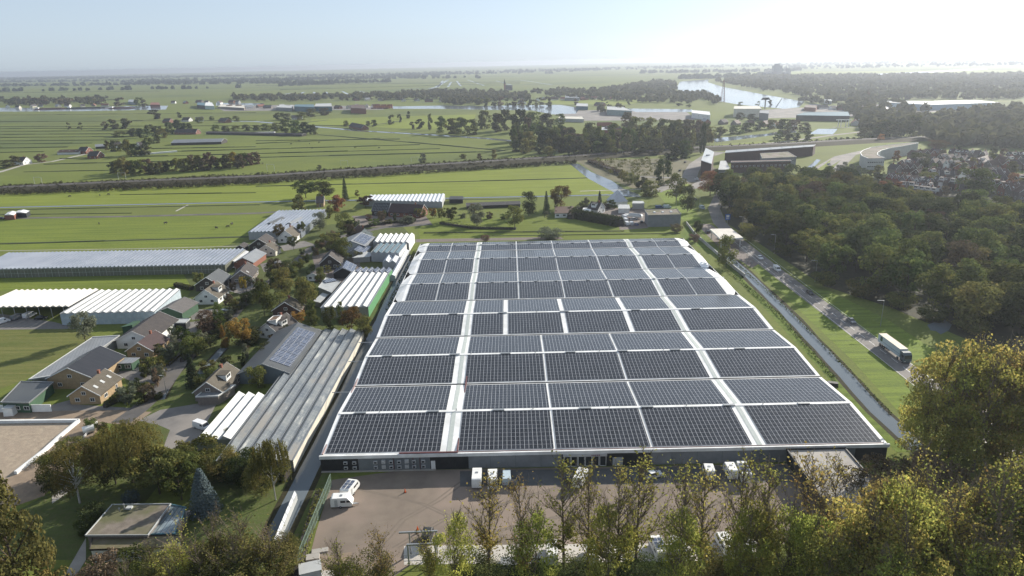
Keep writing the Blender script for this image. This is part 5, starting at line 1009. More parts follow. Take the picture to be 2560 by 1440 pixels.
# ------------------------------------------------------------------ vehicles
lorry(W(2238, 888), R(-90), 'lorry with pale blue box trailer driving on the main road')
for x, y, c, rz, lb, kd in ((2128, 806, 'grey', -90, 'grey hatchback on the open stretch of road ahead of the lorry', 'car'), (2025, 735, 'black', -90, 'dark car in the tree shade on the main road', 'car'), (1942, 676, 'white', -90, 'white car in the shaded middle of the main road', 'van'), (1900, 647, 'white', -90, 'white car nearest the petrol station exit', 'car'),
      (1770, 582, 'black', 80, 'dark car waiting beside the petrol station canopy', 'car'), (1755, 522, 'teal', -80, 'pale blue van coming round the road bend', 'van'), (1737, 500, 'black', -80, 'dark car behind the pale blue van on the bend', 'car'), (2450, 1028, 'red', -90, 'red car half hidden by the roadside trees', 'car'),
      (625, 706, 'white', 10, 'white car on the drive of the dark-roofed brick house', 'car'), (682, 659, 'silver', 20, 'pale car parked on the courtyard by the red shed', 'car'), (724, 602, 'white', 15, 'white car before the white-gabled villa', 'car'), (548, 789, 'silver', 10, 'silver car below the bare tree in the street', 'car'), (560, 782, 'silver', 12, 'second silver car higher in the same street', 'car'),
      (480, 780, 'white', 40, 'white car beside the green-doored shed', 'car'), (45, 797, 'grey', 80, 'grey van parked under the open white shed', 'van'), (75, 792, 'white', 80, 'white van parked under the open white shed', 'van'), (103, 798, 'black', 10, 'black car with white bonnet at the open shed front', 'car'), (6, 808, 'white', 60, 'white pick-up at the left edge of the yard', 'van'), (4, 548, 'black', 0, 'dark car on the polder track, far left', 'car'),
      (1560, 545, 'white', 110, 'white van behind the hedge, left row back', 'van'), (1562, 553, 'white', 110, 'white van behind the hedge, left row middle', 'van'), (1566, 562, 'white', 100, 'small white van behind the hedge, front left', 'van'), (1578, 562, 'silver', 95, 'silver van beside the front left white van', 'van'), (1590, 563, 'blue', 100, 'dark blue car against the grey hall wall', 'car'),
      (1604, 557, 'black', 80, 'black car tucked beside the grey hall corner', 'car'), (1585, 550, 'silver', 20, 'silver car in front of the white boat trailer', 'car'), (1648, 521, 'blue', 5, 'pale blue lorry cab behind the grey hall', 'van'), (1668, 520, 'teal', 5, 'turquoise van behind the grey hall', 'van'), (1700, 428, 'black', 60, 'black car parked left of the curving road', 'car'), (1694, 440, 'white', 60, 'white van below the black parked car', 'van'), (1713, 407, 'black', 60, 'black car climbing the curving road', 'car'),
      (1744, 449, 'white', 10, 'white car at the roundabout by the tower', 'car'), (2072, 412, 'silver', 40, 'silver car on the estate approach road', 'car'), (2075, 418, 'black', 40, 'dark car behind the silver one on the approach road', 'car'), (1957, 357, 'black', 0, 'dark car on the road beyond the railway', 'car'), (1267, 1200, 'teal', 90, 'small grey-green van parked before the hall doors', 'van'),
      (1428, 1196, 'black', 60, 'black car next to the tilted white caravan', 'car'), (1283, 1213, 'black', 85, 'black car in front of the grey-green van', 'car'), (1634, 1192, 'white', 20, 'white car against the shaded hall wall', 'car'), (2060, 1298, 'black', 10, 'dark car parked past the annex end', 'car')):
    car(W(x, y), R(rz), c, lb, kind=kd)
t = car(W(506, 1071), R(-28), 'white', 'large white van on the yard beside the three-ridged shed', kind='van')
mb = MB(); mb.tube((-3, 0, 0), (3, 0, 0), 1, 1, 12); p = W(223, 1082); t = thing('water_tank', 'round white tank lying beside the garden path', 'tank', (p[0], p[1], 1.1), R(35)); t.scale = (.45, 1, 1); part('tank', mb, white, t); mb = MB(); mb.box(-2.2, -1.6, -.8, .8, -1.1, -.6); mb.box(1.6, 2.2, -.8, .8, -1.1, -.6); part('cradle', mb, mgrey, t)
p = W(1588, 548); t = thing('boat', 'long white covered boat on a trailer beside the parked vans', 'boat', (p[0], p[1]+3, 0), R(150)); mb = MB(); mb.hexa([(-5, -1.2, .8), (3.5, -1.2, .8), (5.5, 0, .9), (3.5, 1.2, .8), (-5, 1.2, .8)], [(-5, -1.5, 2), (4, -1.5, 2.1), (6.5, 0, 2.3), (4, 1.5, 2.1), (-5, 1.5, 2)]); part('hull', mb, white, t); mb = MB(); mb.hexa([(-5, -1.4, 2), (4, -1.4, 2), (4, 1.4, 2), (-5, 1.4, 2)], [(-4, -.3, 3), (2.5, -.3, 3), (2.5, .3, 3), (-4, .3, 3)]); part('cover', mb, lgrey, t); wheels(t, (-2, -1), 1.2)
for x, y, rz, lb, L, pn in ((857, 1264, 3, 'white caravan alone on the gravel beside the fence', 4.7, 0), (876, 1233, 76, 'slim white camper with roof panels behind the lone caravan', 5.6, 1), (1193, 1205, 90, 'leftmost white caravan parked nose-on to the hall', 6, 0), (1232, 1208, 91, 'white caravan with roof hatch beside the leftmost one', 6, 0), (1452, 1205, 68, 'white caravan parked askew before the hall entrance', 6.2, 0),
       (1771, 1190, 85, 'small cream caravan at the right part of the hall wall', 4.6, 0), (1825, 1187, 88, 'cream caravan between the small one and the tallest one', 5, 0), (1857, 1190, 86, 'tall white camper nearest to the annex', 7, 1), (1380, 1392, 88, 'white caravan end-on behind the leafy front trees', 6, 0), (1645, 1382, 95, 'white camper with dark hatch between front trees', 6.2, 1), (1696, 1380, 97, 'white caravan half hidden right of the dark-hatched camper', 6, 0),
       (1812, 1372, 96, 'white caravan beside the pale slab strip', 6, 0), (1868, 1390, 60, 'rightmost white caravan mostly hidden in leaves', 6, 0), (1480, 1396, 88, 'low white caravan glimpsed through the second leafy tree', 5.2, 0)):
    caravan(W(x, y), R(rz), lb, 'caravans parked on the yard', L, pan=pn)
for x, y, lb in ((1013, 1231, 'orange traffic cone alone near the hall shadow'), (1044, 1325, 'upper of two orange cones near the black trailer'), (1043, 1333, 'lower of two orange cones near the black trailer')):
    p = W(x, y); t = thing('traffic_cone', lb, 'cone', (p[0], p[1], 0), 0, 'orange cones on the yard'); mb = MB(); mb.tube((0, 0, .05), (0, 0, .95), .22, .05, 8); part('cone', mb, M('orange_plastic', (.7, .12, .03), None, 1, .6), t); mb = MB(); mb.box(-.3, .3, -.3, .3, 0, .06); part('base', mb, rubber, t)
p = W(1068, 1352); t = thing('trailer', 'round-topped black covered trailer on the gravel yard', 'trailer', (p[0], p[1], 0), R(84)); mb = MB(); mb.extr([(-2.2, .5), (2, .5), (2.2, 1.2), (1.8, 2), (1.2, 2.3), (-1.4, 2.3), (-2, 2)], -1, 1, 0, lambda z: .25 if z > 2.1 else 0); part('cover', mb, black, t); wheels(t, (-.4, .4), 1.05)
# steel frame, slabs, crates, shed
p = W(1057, 1412); t = thing('steel_gantry', 'rusty grey steel goal-like frame standing on concrete pads', 'steel frame', (p[0], p[1], 0), R(2))
for x in (-2.6, 2.6):
    for y in (0, 3.2): mb = MB(); mb.box(x-.14, x+.14, y-.14, y+.14, 0, 5 if y else 4.6); part('post', mb, mgrey, t)
for y, z in ((0, 4.6), (3.2, 5)): mb = MB(); mb.box(-4.6 if y else -2.8, 2.9, y-.16, y+.16, z, z+.3); part('beam', mb, mgrey, t)
for z in (1, 2.4): mb = MB(); mb.box(-3.6, 3, -.05, .05, z, z+.1); part('rail', mb, mgrey, t)
boxthing('concrete_slab', 'slab', 'broken pale slab lying at the fence foot', 800, 1378, R(12), (3.2, 1.3, .25), conc); boxthing('concrete_slab', 'slab', 'square pale slab nearest the grey shed', 782, 1396, R(12), (2.6, 1.8, .5), conc); boxthing('garden_shed', 'shed', 'pale grey flat-topped hut at the bottom edge', 778, 1440, R(18), (4, 3, 2), lgrey, lid=lgrey)
boxthing('dark_skip', 'container', 'black rock pile box on the bank right of the hall', 2081, 965, R(-20), (3, 1.6, 1.2), black); boxthing('concrete_block', 'block', 'grey low block on the pale yard strip, left', 1290, 1412, 0, (6, 2.4, 1), grey)
person(1449, 1327, R(200), 'person in dark clothes walking across the gravel yard')
fence([(829, 1216), (746, 1425)], 3.4, M('green_fence_paint', (.16, .22, .17), None, 1, .7), 'tall grey-green bar fence between lawn strip and gravel yard', 'bar_fence', 'fence', step=2.4, mesh_=M('green_fence_bar', (.2, .26, .2), None, 1, .7), rails=(.15, .55, .97))
hall((645, 1440), (655, 1440), (733, 1232), 1.6, 1, .7, glassp, lgrey, 'narrow curved glass tunnel along the ditch by the front trees', 'cloche_tunnel', 'greenhouse', c=(742, 1234))
fence([(1040, 606), (1030, 604), (1025, 612)], 1.4, lgrey, 'short pale gate fence at the top ditch end', 'gate', 'gate', rails=(.5, .95)); fence([(1345, 596), (1408, 594)], 1.6, dark, 'dark post frame round the rose bushes behind the hall', 'post_fence', 'fence', rails=(.5, .95)); fence([(1060, 584), (1560, 580)], 1.0, dark, 'long low field fence behind the solar hall', 'field_fence', 'fence', step=8, rails=(.6, .95))
for i, (x, y) in enumerate(((2201, 815), (2037, 705), (1935, 634), (1855, 585), (1794, 545), (1865, 668), (1748, 528), (1690, 522))): lamp(W(x, y), ['tallest-looking road lamp nearest the lorry', 'road lamp at the darkest edge of the wood', 'road lamp right of the petrol station canopy', 'road lamp beside the blue sign', 'road lamp left of the blue sign', 'road lamp on the ditch side near the white cars', 'road lamp by the pale blue van', 'slim lamp behind the grey hall'][i])
for x, y, lb in ((417, 985, 'thin lamp post in the lane beside the conical fir'), (593, 700, 'thin lamp post in the upper street'), (1880, 660, 'short pale bollard light by the petrol station exit')): lamp(W(x, y), lb, 6 if x < 1000 else 1.4, 1.0, 'small street lamps')
# ------------------------------------------------------------------ trees, front to back
G_FRONT = 'tall half-bare trees of the front row'
for i, (k, x, yb, yt, sc) in enumerate((('bare', 1222, 1442, 1165, 1.3), ('bare', 1410, 1428, 1140, 1.35), ('bare', 1545, 1470, 1158, 1.3), ('bare', 1588, 1436, 1120, 1.35), ('bare', 1745, 1455, 1140, 1.3), ('bare', 1835, 1440, 1120, 1.1),
                                      ('bare', 2000, 1450, 1110, 1.3), ('bare', 2072, 1360, 1122, 1.3), ('bare', 1470, 1440, 1150, 1.3), ('bare', 1700, 1445, 1150, 1.3), ('bare', 1900, 1440, 1125, 1.3), ('bare', 2035, 1390, 1150, .8), ('half', 2170, 1470, 1150, 1), ('bare', 1310, 1470, 1175, .9), ('half', 1075, 1500, 1310, 1.1), ('bare', 960, 1490, 1305, 1.2), ('half', 2260, 1420, 1090, 1.1))):
    pop(k, x, yb, yt, ['', 'nearly bare '][k == 'bare']+f'tall front-row tree with upright boughs, number {i+1}'.replace(f', number {i+1}', ['', ''][0]) if False else f'tall {"nearly bare" if k == "bare" else "half-leafed"} tree with upright boughs along the yard front', 'tall '+('nearly bare' if k == 'bare' else 'half-leafed')+' trees along the yard front', sc=sc)
GL = 'leafy green poplars between the bare front trees'
L_pg = leafmat('fresh_poplar_leaves', (.36, .38, .065), (.23, .26, .045), (.48, .42, .08), .6)
for x, yb, yt in ((1140, 1490, 1260), (1335, 1490, 1235), (1520, 1495, 1238), (1690, 1500, 1250), (1890, 1500, 1205), (1860, 1510, 1250), (1960, 1500, 1240), (2010, 1520, 1260), (2100, 1510, 1250)):
    pop('leafy', x, yb, yt, 'dense fresh-green poplar standing between the bare front trees', GL, L_pg, sc=.82)
L_aut = leafmat('autumn_poplar_leaves', (.32, .33, .06), (.2, .22, .045), (.46, .36, .065), .55)
GA = 'autumn trees massed in the lower right corner'
for x, yb, yt in ((2130, 1540, 1210), (2190, 1480, 1180), (2240, 1520, 1165), (2300, 1480, 1150), (2350, 1530, 1175), (2400, 1460, 1130), (2440, 1520, 1160), (2490, 1450, 1100), (2540, 1500, 1120), (2590, 1470, 1090), (2230, 1600, 1290), (2420, 1600, 1260), (2050, 1570, 1300), (2180, 1620, 1340), (2370, 1620, 1330), (2480, 1640, 1340), (2570, 1640, 1330)):
    pop(rng.choice(['leafy', 'half']), x, yb, yt, 'yellow-green autumn poplar in the dense lower right mass', GA, rng.choice([L_aut, L_aut, L_pop, L_pg]), sc=1.15)
GB = 'tall trees by the road on the right edge'
for x, yb, yt in ((2330, 1130, 850), (2395, 1110, 800), (2470, 1125, 812), (2550, 1120, 850), (2300, 1150, 930), (2365, 1160, 880), (2430, 1180, 860), (2500, 1150, 850), (2570, 1190, 880)):
    pop('leafy', x, yb, yt, 'tall loose-crowned tree with golden leaves beside the road, right edge', GB, rng.choice([L_aut, L_pop]), sc=1.1)
GS = 'bare brown shrubs at the right end of the yard'
for x, yb, yt, wd in ((2120, 1250, 1170, 90), (2180, 1230, 1140, 100), (2240, 1260, 1150, 120), (2300, 1240, 1130, 110), (2200, 1300, 1200, 120), (2280, 1310, 1200, 120), (2360, 1290, 1160, 110)): tree('loose', 'm', L_brn, x, yb, yt, wd, 'twiggy brown shrub between the hall corner and autumn trees', 'shrub', 'shrub', GS)
for x, yb, yt, wd in ((1190, 1450, 1400, 120), (1300, 1460, 1405, 130), (1450, 1460, 1412, 130), (1600, 1465, 1410, 140), (1760, 1465, 1400, 140), (1900, 1465, 1395, 140), (2030, 1460, 1380, 140)): tree('bush', 'n', rng.choice([L_dark, L_olive]), x, yb, yt, wd, 'low dense shrub at the feet of the front row trees', 'shrub', 'shrub', 'low shrubs under the front row')
# bottom left garden
tree('cone', 'n', L_will if False else leafmat('bronze_leaves', (.12, .105, .03), (.07, .065, .02), (.15, .11, .03), .3), 60, 1500, 1168, 250, 'huge bronze-green conical tree filling the lower left corner', var=1)
tree('loose', 'n', L_will, 200, 1258, 1118, 150, 'leaning white-stemmed birch left of the big willow', 'birch', 'tree', woodm=birchb, var=0)
tree('weeping', 'n', L_will, 335, 1215, 1055, 190, 'broad weeping willow above the bungalow garden', 'willow', 'tree')
tree('weeping', 'm', L_will, 690, 1250, 1095, 105, 'drooping olive birch at the near end of the old glasshouse', 'birch', 'tree', woodm=birchb)
tree('conifer', 'n', L_blue, 515, 1280, 1168, 105, 'blue-grey spruce right of the bungalow', 'spruce', 'tree')
for x, yb, yt, wd, m, lb in ((400, 1235, 1125, 130, L_olive, 'olive round tree between the willow and the blue spruce'), (500, 1180, 1095, 110, L_olive, 'yellowish bush tree before the three-ridged shed'), (455, 1250, 1165, 90, L_green, 'green shrub left of the blue spruce'), (600, 1190, 1140, 120, L_dark, 'dark shrub under the old glasshouse gable'), (560, 1100, 1070, 30, L_dark, 'small round bush poking above the white ridges'), (235, 1305, 1262, 60, L_dark, 'glossy dark bush at the bungalow corner'), (215, 1335, 1300, 45, L_green, 'bright green bush left of the bungalow'),
                          (330, 1262, 1232, 40, L_blue, 'grey-green ball shrub behind the bungalow'), (350, 1440, 1372, 80, L_green, 'leafy evergreen in front of the white bungalow wall'), (260, 1460, 1390, 90, L_brn, 'twiggy shrub before the bungalow, left'), (230, 1075, 1045, 30, L_green, 'small round topiary above the white tank'), (260, 1085, 1055, 30, L_dark, 'dark clipped bush right of the topiary'), (180, 1130, 1098, 60, L_olive, 'brown-green shrub beside the picket line'), (645, 970, 915, 45, L_olive, 'small autumn tree before the solar barn gable'), (130, 1235, 1180, 50, L_dark, 'dark bush below the arena corner')):
    tree('bush' if yb-yt < 80 else 'spread', 'm', m, x, yb, yt, wd, lb, 'shrub' if yb-yt < 60 else 'tree', 'shrub' if yb-yt < 60 else 'tree')
for i, (x, yb, yt, wd, k) in enumerate(((400, 1500, 1335, 150, 'loose'), (480, 1520, 1290, 160, 'loose'), (560, 1500, 1262, 150, 'loose'), (630, 1510, 1255, 150, 'loose'), (690, 1490, 1290, 110, 'loose'), (520, 1540, 1340, 160, 'loose'), (610, 1540, 1330, 150, 'loose'), (330, 1520, 1395, 130, 'loose'), (450, 1540, 1380, 150, 'loose'), (860, 1530, 1330, 120, 'loose'))):
    pop('half', x, yb, yt, 'thin twiggy tree with pale yellow leaves along the bottom left', 'thin yellowish trees along the bottom left', rng.choice([L_pop, L_olive]), sc=1.25)
for x, yb, yt, wd in ((540, 1480, 1380, 150), (640, 1480, 1370, 150), (720, 1440, 1340, 70), (930, 1480, 1400, 120), (420, 1480, 1400, 120)): tree('bush', 'n', L_olive, x, yb, yt, wd, 'rough low thicket under the thin trees, bottom left', 'shrub', 'shrub', 'rough thickets along the bottom left')
# village trees
for i, (x, yb, yt, wd, m) in enumerate(((290, 1210, 1110, 110, L_dark), (380, 1200, 1120, 110, L_dark), (440, 1200, 1130, 100, L_dark), (480, 1215, 1140, 90, L_green), (560, 1195, 1120, 100, L_olive), (620, 1215, 1135, 100, L_dark), (150, 1200, 1130, 110, L_olive), (250, 1180, 1095, 100, L_olive), (655, 1240, 1150, 90, L_olive))): tree('round', 'n', m, x, yb, yt, wd, 'dense garden tree in the dark thicket between willow and old glasshouse', 'garden_tree', group='thicket of garden trees by the willow')
for k, x, yb, yt, wd, m, lb in (('conifer', 485, 968, 882, 48, L_con, 'dark conical fir on the grass beside the lane'), ('spread', 607, 868, 795, 62, L_gold, 'bright golden tree left of the white bungalow'), ('cone', 562, 868, 812, 24, L_gold, 'slim yellow-green pillar tree beside the golden tree'), ('cone', 575, 858, 806, 18, L_olive, 'slim yellow-green pillar tree, the thinner rear one'),
    ('round', 662, 790, 708, 60, L_green, 'full green tree on the lane below the dark barn'), ('round', 708, 750, 672, 62, L_olive, 'olive tree touching the full green one'), ('round', 768, 780, 698, 60, L_olive, 'olive tree left of the beige solar annex'), ('spread', 748, 815, 778, 42, L_gold, 'small orange tree before the ridged hall'), ('round', 780, 822, 775, 38, L_green, 'green tree right of the small orange one'), ('round', 828, 832, 768, 36, L_green, 'bright green round tree before the ridged hall'), ('column', 855, 815, 752, 28, L_green, 'narrow green tree at the ridged hall corner'),
    ('round', 880, 825, 772, 60, L_orange, 'rusty brown tree at the near right of the ridged hall'), ('bush', 912, 850, 790, 40, L_olive, 'yellowing bush hanging over the ditch'), ('round', 858, 652, 598, 52, L_green, 'dense round green tree in front of the teal glasshouse'), ('spread', 830, 630, 582, 55, L_olive, 'yellowish tree behind the dense round green one'), ('round', 215, 858, 785, 60, L_pale, 'wind-swept silver-green tree before the white glasshouse'), ('spread', 820, 622, 600, 40, L_brn, 'bare brown tree beside the lane'),
    ('round', 800, 575, 530, 36, L_pale, 'silver-green tree at the corner of the upper glasshouse'), ('round', 825, 545, 515, 24, L_olive, 'small round tree at the farmhouse drive'), ('round', 860, 580, 533, 50, L_green, 'green tree in the bend of the upper lane'), ('spread', 735, 625, 590, 30, L_dark, 'dark tree at the side of the white villa'), ('spread', 700, 600, 560, 30, L_orange, 'rusty tree left of the white villa'), ('spread', 755, 590, 555, 25, L_dark, 'dark conifer right of the white villa'), ('spread', 500, 725, 680, 30, L_olive, 'thin tree in front of the black timber barn'),
    ('loose', 520, 840, 775, 55, L_brn, 'bare brown tree standing among the parked cars'), ('spread', 690, 700, 645, 40, L_brn, 'bare tree on the verge of the upper street'), ('spread', 610, 735, 690, 20, L_gold, 'slim young yellow tree on the brick drive'), ('spread', 585, 735, 705, 20, L_brn, 'small bare tree on the brick drive'), ('bush', 620, 860, 825, 70, L_dark, 'dark shrubbery under the golden tree'), ('bush', 680, 895, 860, 60, L_dark, 'dark hedge behind the solar barn'), ('bush', 440, 850, 815, 30, L_dark, 'dark bush behind the plum-roofed cottage'),
    ('spread', 395, 890, 862, 28, L_green, 'small green tree before the plum-roofed cottage'), ('spread', 765, 495, 452, 60, L_dark, 'left crown of the big dark tree group behind the farmhouse'), ('round', 810, 498, 455, 55, L_dark, 'right crown of the big dark tree group behind the farmhouse'), ('conifer', 864, 500, 440, 22, L_con, 'tall dark spruce before the bright field'), ('round', 748, 528, 488, 36, L_olive, 'olive tree left of the dark-roofed farmhouse'), ('round', 845, 528, 490, 50, L_orange, 'rusty tree between the farmhouse and spruce'), ('column', 893, 492, 474, 14, L_olive, 'small narrow tree right of the spruce'), ('spread', 915, 520, 490, 40, L_brn, 'bare tree at the left end of the whitened glasshouse'),
    ('round', 1018, 558, 540, 46, L_pale, 'grey-green ball willow in front of the long farmhouse'), ('spread', 1082, 545, 520, 20, L_gold, 'small yellow tree right of the long farmhouse'), ('spread', 1105, 555, 520, 26, L_olive, 'first small tree on the long lawn'), ('spread', 1130, 555, 518, 28, L_green, 'second small tree on the long lawn'), ('round', 1193, 565, 510, 46, L_pale, 'silver willow on the long lawn'), ('round', 1287, 570, 516, 46, L_green, 'dark round tree in the middle of the long lawn'), ('round', 1322, 540, 478, 44, L_dark, 'dark tall tree left of the rusty orange tree'),
    ('conifer', 1366, 535, 476, 26, L_con, 'dark pointed conifer touching the orange tree'), ('round', 1403, 520, 466, 54, L_orange, 'big rusty orange tree before the bright field'), ('conifer', 1499, 505, 476, 14, L_con, 'small dark fir behind the white villa'), ('round', 1465, 520, 495, 20, L_pale, 'pale little tree left of the white villa'), ('round', 1530, 520, 500, 26, L_dark, 'dark tree between the villa and the pyramid roof'), ('bush', 1375, 596, 570, 62, L_pale, 'silvery willow shrub just behind the solar hall'), ('bush', 1213, 604, 588, 24, L_brn, 'small brown shrub at the far edge of the solar hall'),
    ('round', 1815, 668, 588, 50, L_olive, 'yellow-green tree in front of the petrol station canopy'), ('round', 1742, 592, 553, 24, L_dark, 'dark bushy tree at the top of the right ditch'), ('bush', 1735, 605, 585, 26, L_brn, 'grey shrub at the far right corner of the solar hall'), ('bush', 1690, 580, 560, 30, L_brn, 'bare shrub below the grey hall'), ('round', 1625, 490, 450, 50, L_green, 'broad green tree beside the dyke water'), ('spread', 1605, 480, 445, 40, L_dark, 'darker crown behind the broad green tree'), ('round', 1658, 462, 400, 44, L_dark, 'tall dark tree left of the roundabout'),
    ('round', 1690, 505, 436, 52, L_olive, 'brown-green tree left of the road bend'), ('round', 1718, 530, 462, 40, L_dark, 'dark green tree standing on the sunny verge'), ('round', 1775, 490, 430, 60, L_orange, 'red-brown tree where the wood meets the tower'), ('round', 1680, 400, 360, 40, L_dark, 'dark tree under the slim poplars by the railway'), ('round', 1710, 395, 350, 36, L_green, 'green tree above the curving road'), ('column', 1756, 385, 305, 20, L_dark, 'single tall dark poplar at the right end of the poplars'), ('round', 1057, 407, 382, 22, L_pale, 'lone round willow above the railway'), ('round', 1158, 396, 384, 18, L_olive, 'low round bush right of the lone willow'), ('round', 1198, 397, 384, 14, L_brn, 'small brown bush on the railway edge'), ('round', 1235, 396, 374, 16, L_olive, 'leafy bush where the long ditch meets the railway'), ('round', 798, 422, 412, 14, L_pale, 'tiny round bush beside the railway'),
    ('round', 386, 298, 275, 34, L_far, 'big round tree on the open polder'), ('round', 449, 294, 280, 16, L_far, 'round tree between the polder cottages'), ('round', 173, 324, 306, 12, L_far, 'first of the lone small polder trees'), ('round', 202, 324, 306, 16, L_far, 'second of the lone small polder trees'), ('round', 263, 324, 305, 20, L_brn, 'brown lone tree left of the dark pair'), ('round', 286, 322, 297, 30, L_far, 'left tree of the dark pair on the polder'), ('round', 315, 322, 297, 32, L_far, 'right tree of the dark pair on the polder'),
    ('round', 40, 415, 390, 30, L_far, 'dark tree before the lone white-gabled farmhouse'), ('round', 15, 420, 400, 34, L_far, 'tree at the left frame edge by the farm track'), ('round', 105, 405, 385, 30, L_brn, 'bare tree right of the lone white-gabled farmhouse'), ('round', 979, 311, 286, 20, L_far, 'tallest tree on the bright far meadow'), ('round', 999, 306, 286, 12, L_far, 'slim tree on the bright far meadow'), ('round', 1021, 296, 277, 16, L_far, 'upper tree on the bright far meadow'), ('round', 1030, 322, 305, 16, L_far, 'small tree beside the narrow canal, left'), ('round', 1049, 322, 299, 26, L_far, 'broad tree beside the narrow canal, right'), ('column', 1076, 325, 281, 18, L_far, 'leaning tall poplar at the meadow end')):
    lod = 'm' if yb > 560 else ('f' if yb > 340 else 'x'); lod = 'm' if (yb > 480 and yb-yt > 40) else lod
    tree(k, lod, m, x, yb, yt, wd, lb, 'shrub' if k == 'bush' or 'bush' in lb else 'tree', 'shrub' if k == 'bush' or 'bush' in lb else 'tree')
row('round', 'm', L_olive, [(1372+70*0+x, y, t_, 20) for x, y, t_ in ((1175-1175+182, 453, 428), (188+4, 458, 430), (197+6, 462, 432), (208+2, 458, 434), (220+0, 470, 440))], 'young yellow-green street tree on the brown meadow, {}', 'five young trees by the dyke path')
hedge([(1440, 545), (1552, 566)], 7, 5.5, L_dark, 'high dark clipped hedge in front of the white villa', 4000, .3, lump=.05); hedge([(1425, 548), (1440, 530), (1520, 520)], 4, 4, L_dark, 'dark hedge wrapping the villa garden on the left', 1800, .3)
hedge([(800, 1238), (740, 1440)], 2.2, 2, L_olive, 'climbing scrub along the tall green bar fence', 900, .2); hedge([(1790, 650), (1950, 790), (2090, 950)], 1.2, .8, L_green, 'ragged reeds on the near bank of the right ditch', 900, .25, 'reeds', 'reeds', core=False); hedge([(1830, 650), (1975, 780), (2100, 905), (2230, 1040)], 1.0, .7, L_dark, 'ragged reeds on the far bank of the right ditch', 900, .22, 'reeds', 'reeds', core=False)
hedge([(480, 725), (440, 715)], 3, 2, L_dark, 'dark hedge at the corner of the white glasshouse', 400, .3); hedge([(-60, 694), (470, 683)], 1.2, 1.6, L_dark, 'dark weeds along the foot of the long glasshouse', 1500, .3, 'weeds', 'weeds', core=False); hedge([(900, 850), (860, 920)], 3, 2.5, L_olive, 'ivy hedge between the ditch and the old glasshouse', 700, .25)
hedge([(560, 1180), (720, 1196)], 4, 2.6, L_green, 'bright green hedge under the old glasshouse gable', 1800, .25); hedge([(1040, 625), (1008, 690), (965, 780)], 1.5, 1, L_green, 'grassy tufts along the ditch beside the solar hall', 600, .25, 'weeds', 'weeds', core=False); hedge([(1475, 405), (1560, 440)], 7, 3, L_brn, 'dark overgrown hedge on the brown meadow', 900, .6)
hedge([(260, 880), (240, 900), (420, 915), (470, 870)], 1.5, 1, L_olive, 'garden planting in front of the plum-roofed cottage', 500, .3, 'planting', 'shrub'); hedge([(2040, 425), (2095, 452), (2160, 470)], 1, .8, L_dark, 'low dark hedge beside the estate road', 300, .4)
for i in range(12): tree('round', 'm', L_blue if i % 2 else L_pale, 2098+i*15.5, 433+i*6.4, 413+i*6.2, 22, f'ball-clipped grey tree of the estate avenue, {ORD[i]} from the left', group='ball-clipped trees of the estate avenue')
for i in range(8): tree('round', 'f', L_pale, 2112+i*16, 421+i*5, 405+i*5, 18, f'ball-clipped tree of the rear avenue line, {ORD[i]} from the left', group='rear line of ball-clipped avenue trees')
row('round', 'f', L_pale, [(x, 352, 343, 11) for x in (2088, 2102, 2118, 2134, 2149)], 'small round tree in a row beyond the railway, {}', 'five round trees beyond the railway')
# the wood right of the road
G_W = 'trees of the dense wood right of the road'
poly = [W(*p)[:2] for p in ((1835, 545), (1775, 498), (1830, 475), (1900, 470), (2050, 472), (2150, 490), (2250, 528), (2380, 552), (2560, 560), (2720, 575), (2720, 860), (2560, 850), (2440, 822), (2300, 782), (2200, 752), (2090, 715), (1990, 660), (1900, 600))]
def inside(p, pw):
    ins = False; j = len(pw)-1
    for i in range(len(pw)):
        if (pw[i][1] > p[1]) != (pw[j][1] > p[1]) and p[0] < (pw[j][0]-pw[i][0])*(p[1]-pw[i][1])/(pw[j][1]-pw[i][1])+pw[i][0]: ins = not ins
        j = i
    return ins
pts = []; tries = 0; lo, hi = np.min(poly, 0), np.max(poly, 0)
while len(pts) < 215 and tries < 9000:
    tries += 1; p = nr.uniform(lo, hi)
    if inside(p, poly) and p[0] > 134+(0 if p[1] < 330 else (p[1]-330)*.02) and all((p[0]-q[0])**2+(p[1]-q[1])**2 > 11.3**2 for q in pts): pts.append(p)
for p in pts:
    u = nr.rand(); m = L_green if u < .52 else L_olive if u < .68 else L_dark if u < .94 else L_orange if u < .935 else L_brn
    edge_ = p[0] < 165; h = nr.uniform(11, 19)+(2 if edge_ else 0)
    nm = {'summer_leaves': 'green', 'olive_leaves': 'yellowing olive', 'dark_leaves': 'dark green', 'rusty_leaves': 'rust-brown', 'brown_twigs': 'bare brown'}[m.name]
    tree_at(rng.choice(['round', 'round', 'spread']), 'm', m, p[0], p[1], h, nr.uniform(12, 20), f'{nm} broadleaf tree inside the dense wood right of the road', 'broadleaf_tree', group=f'{nm} '+G_W, var=rng.randrange(4))
for x, yb, yt, wd in ((1870, 600, 560, 50), (1960, 640, 610, 50), (2060, 715, 680, 60), (2150, 740, 700, 70), (2250, 770, 735, 70), (2330, 800, 770, 70), (2430, 830, 800, 80)): tree('bush', 'm', L_olive, x, yb, yt, wd, 'low leafy undergrowth shrub on the sunny wood edge', 'shrub', 'shrub', 'undergrowth shrubs on the wood edge')
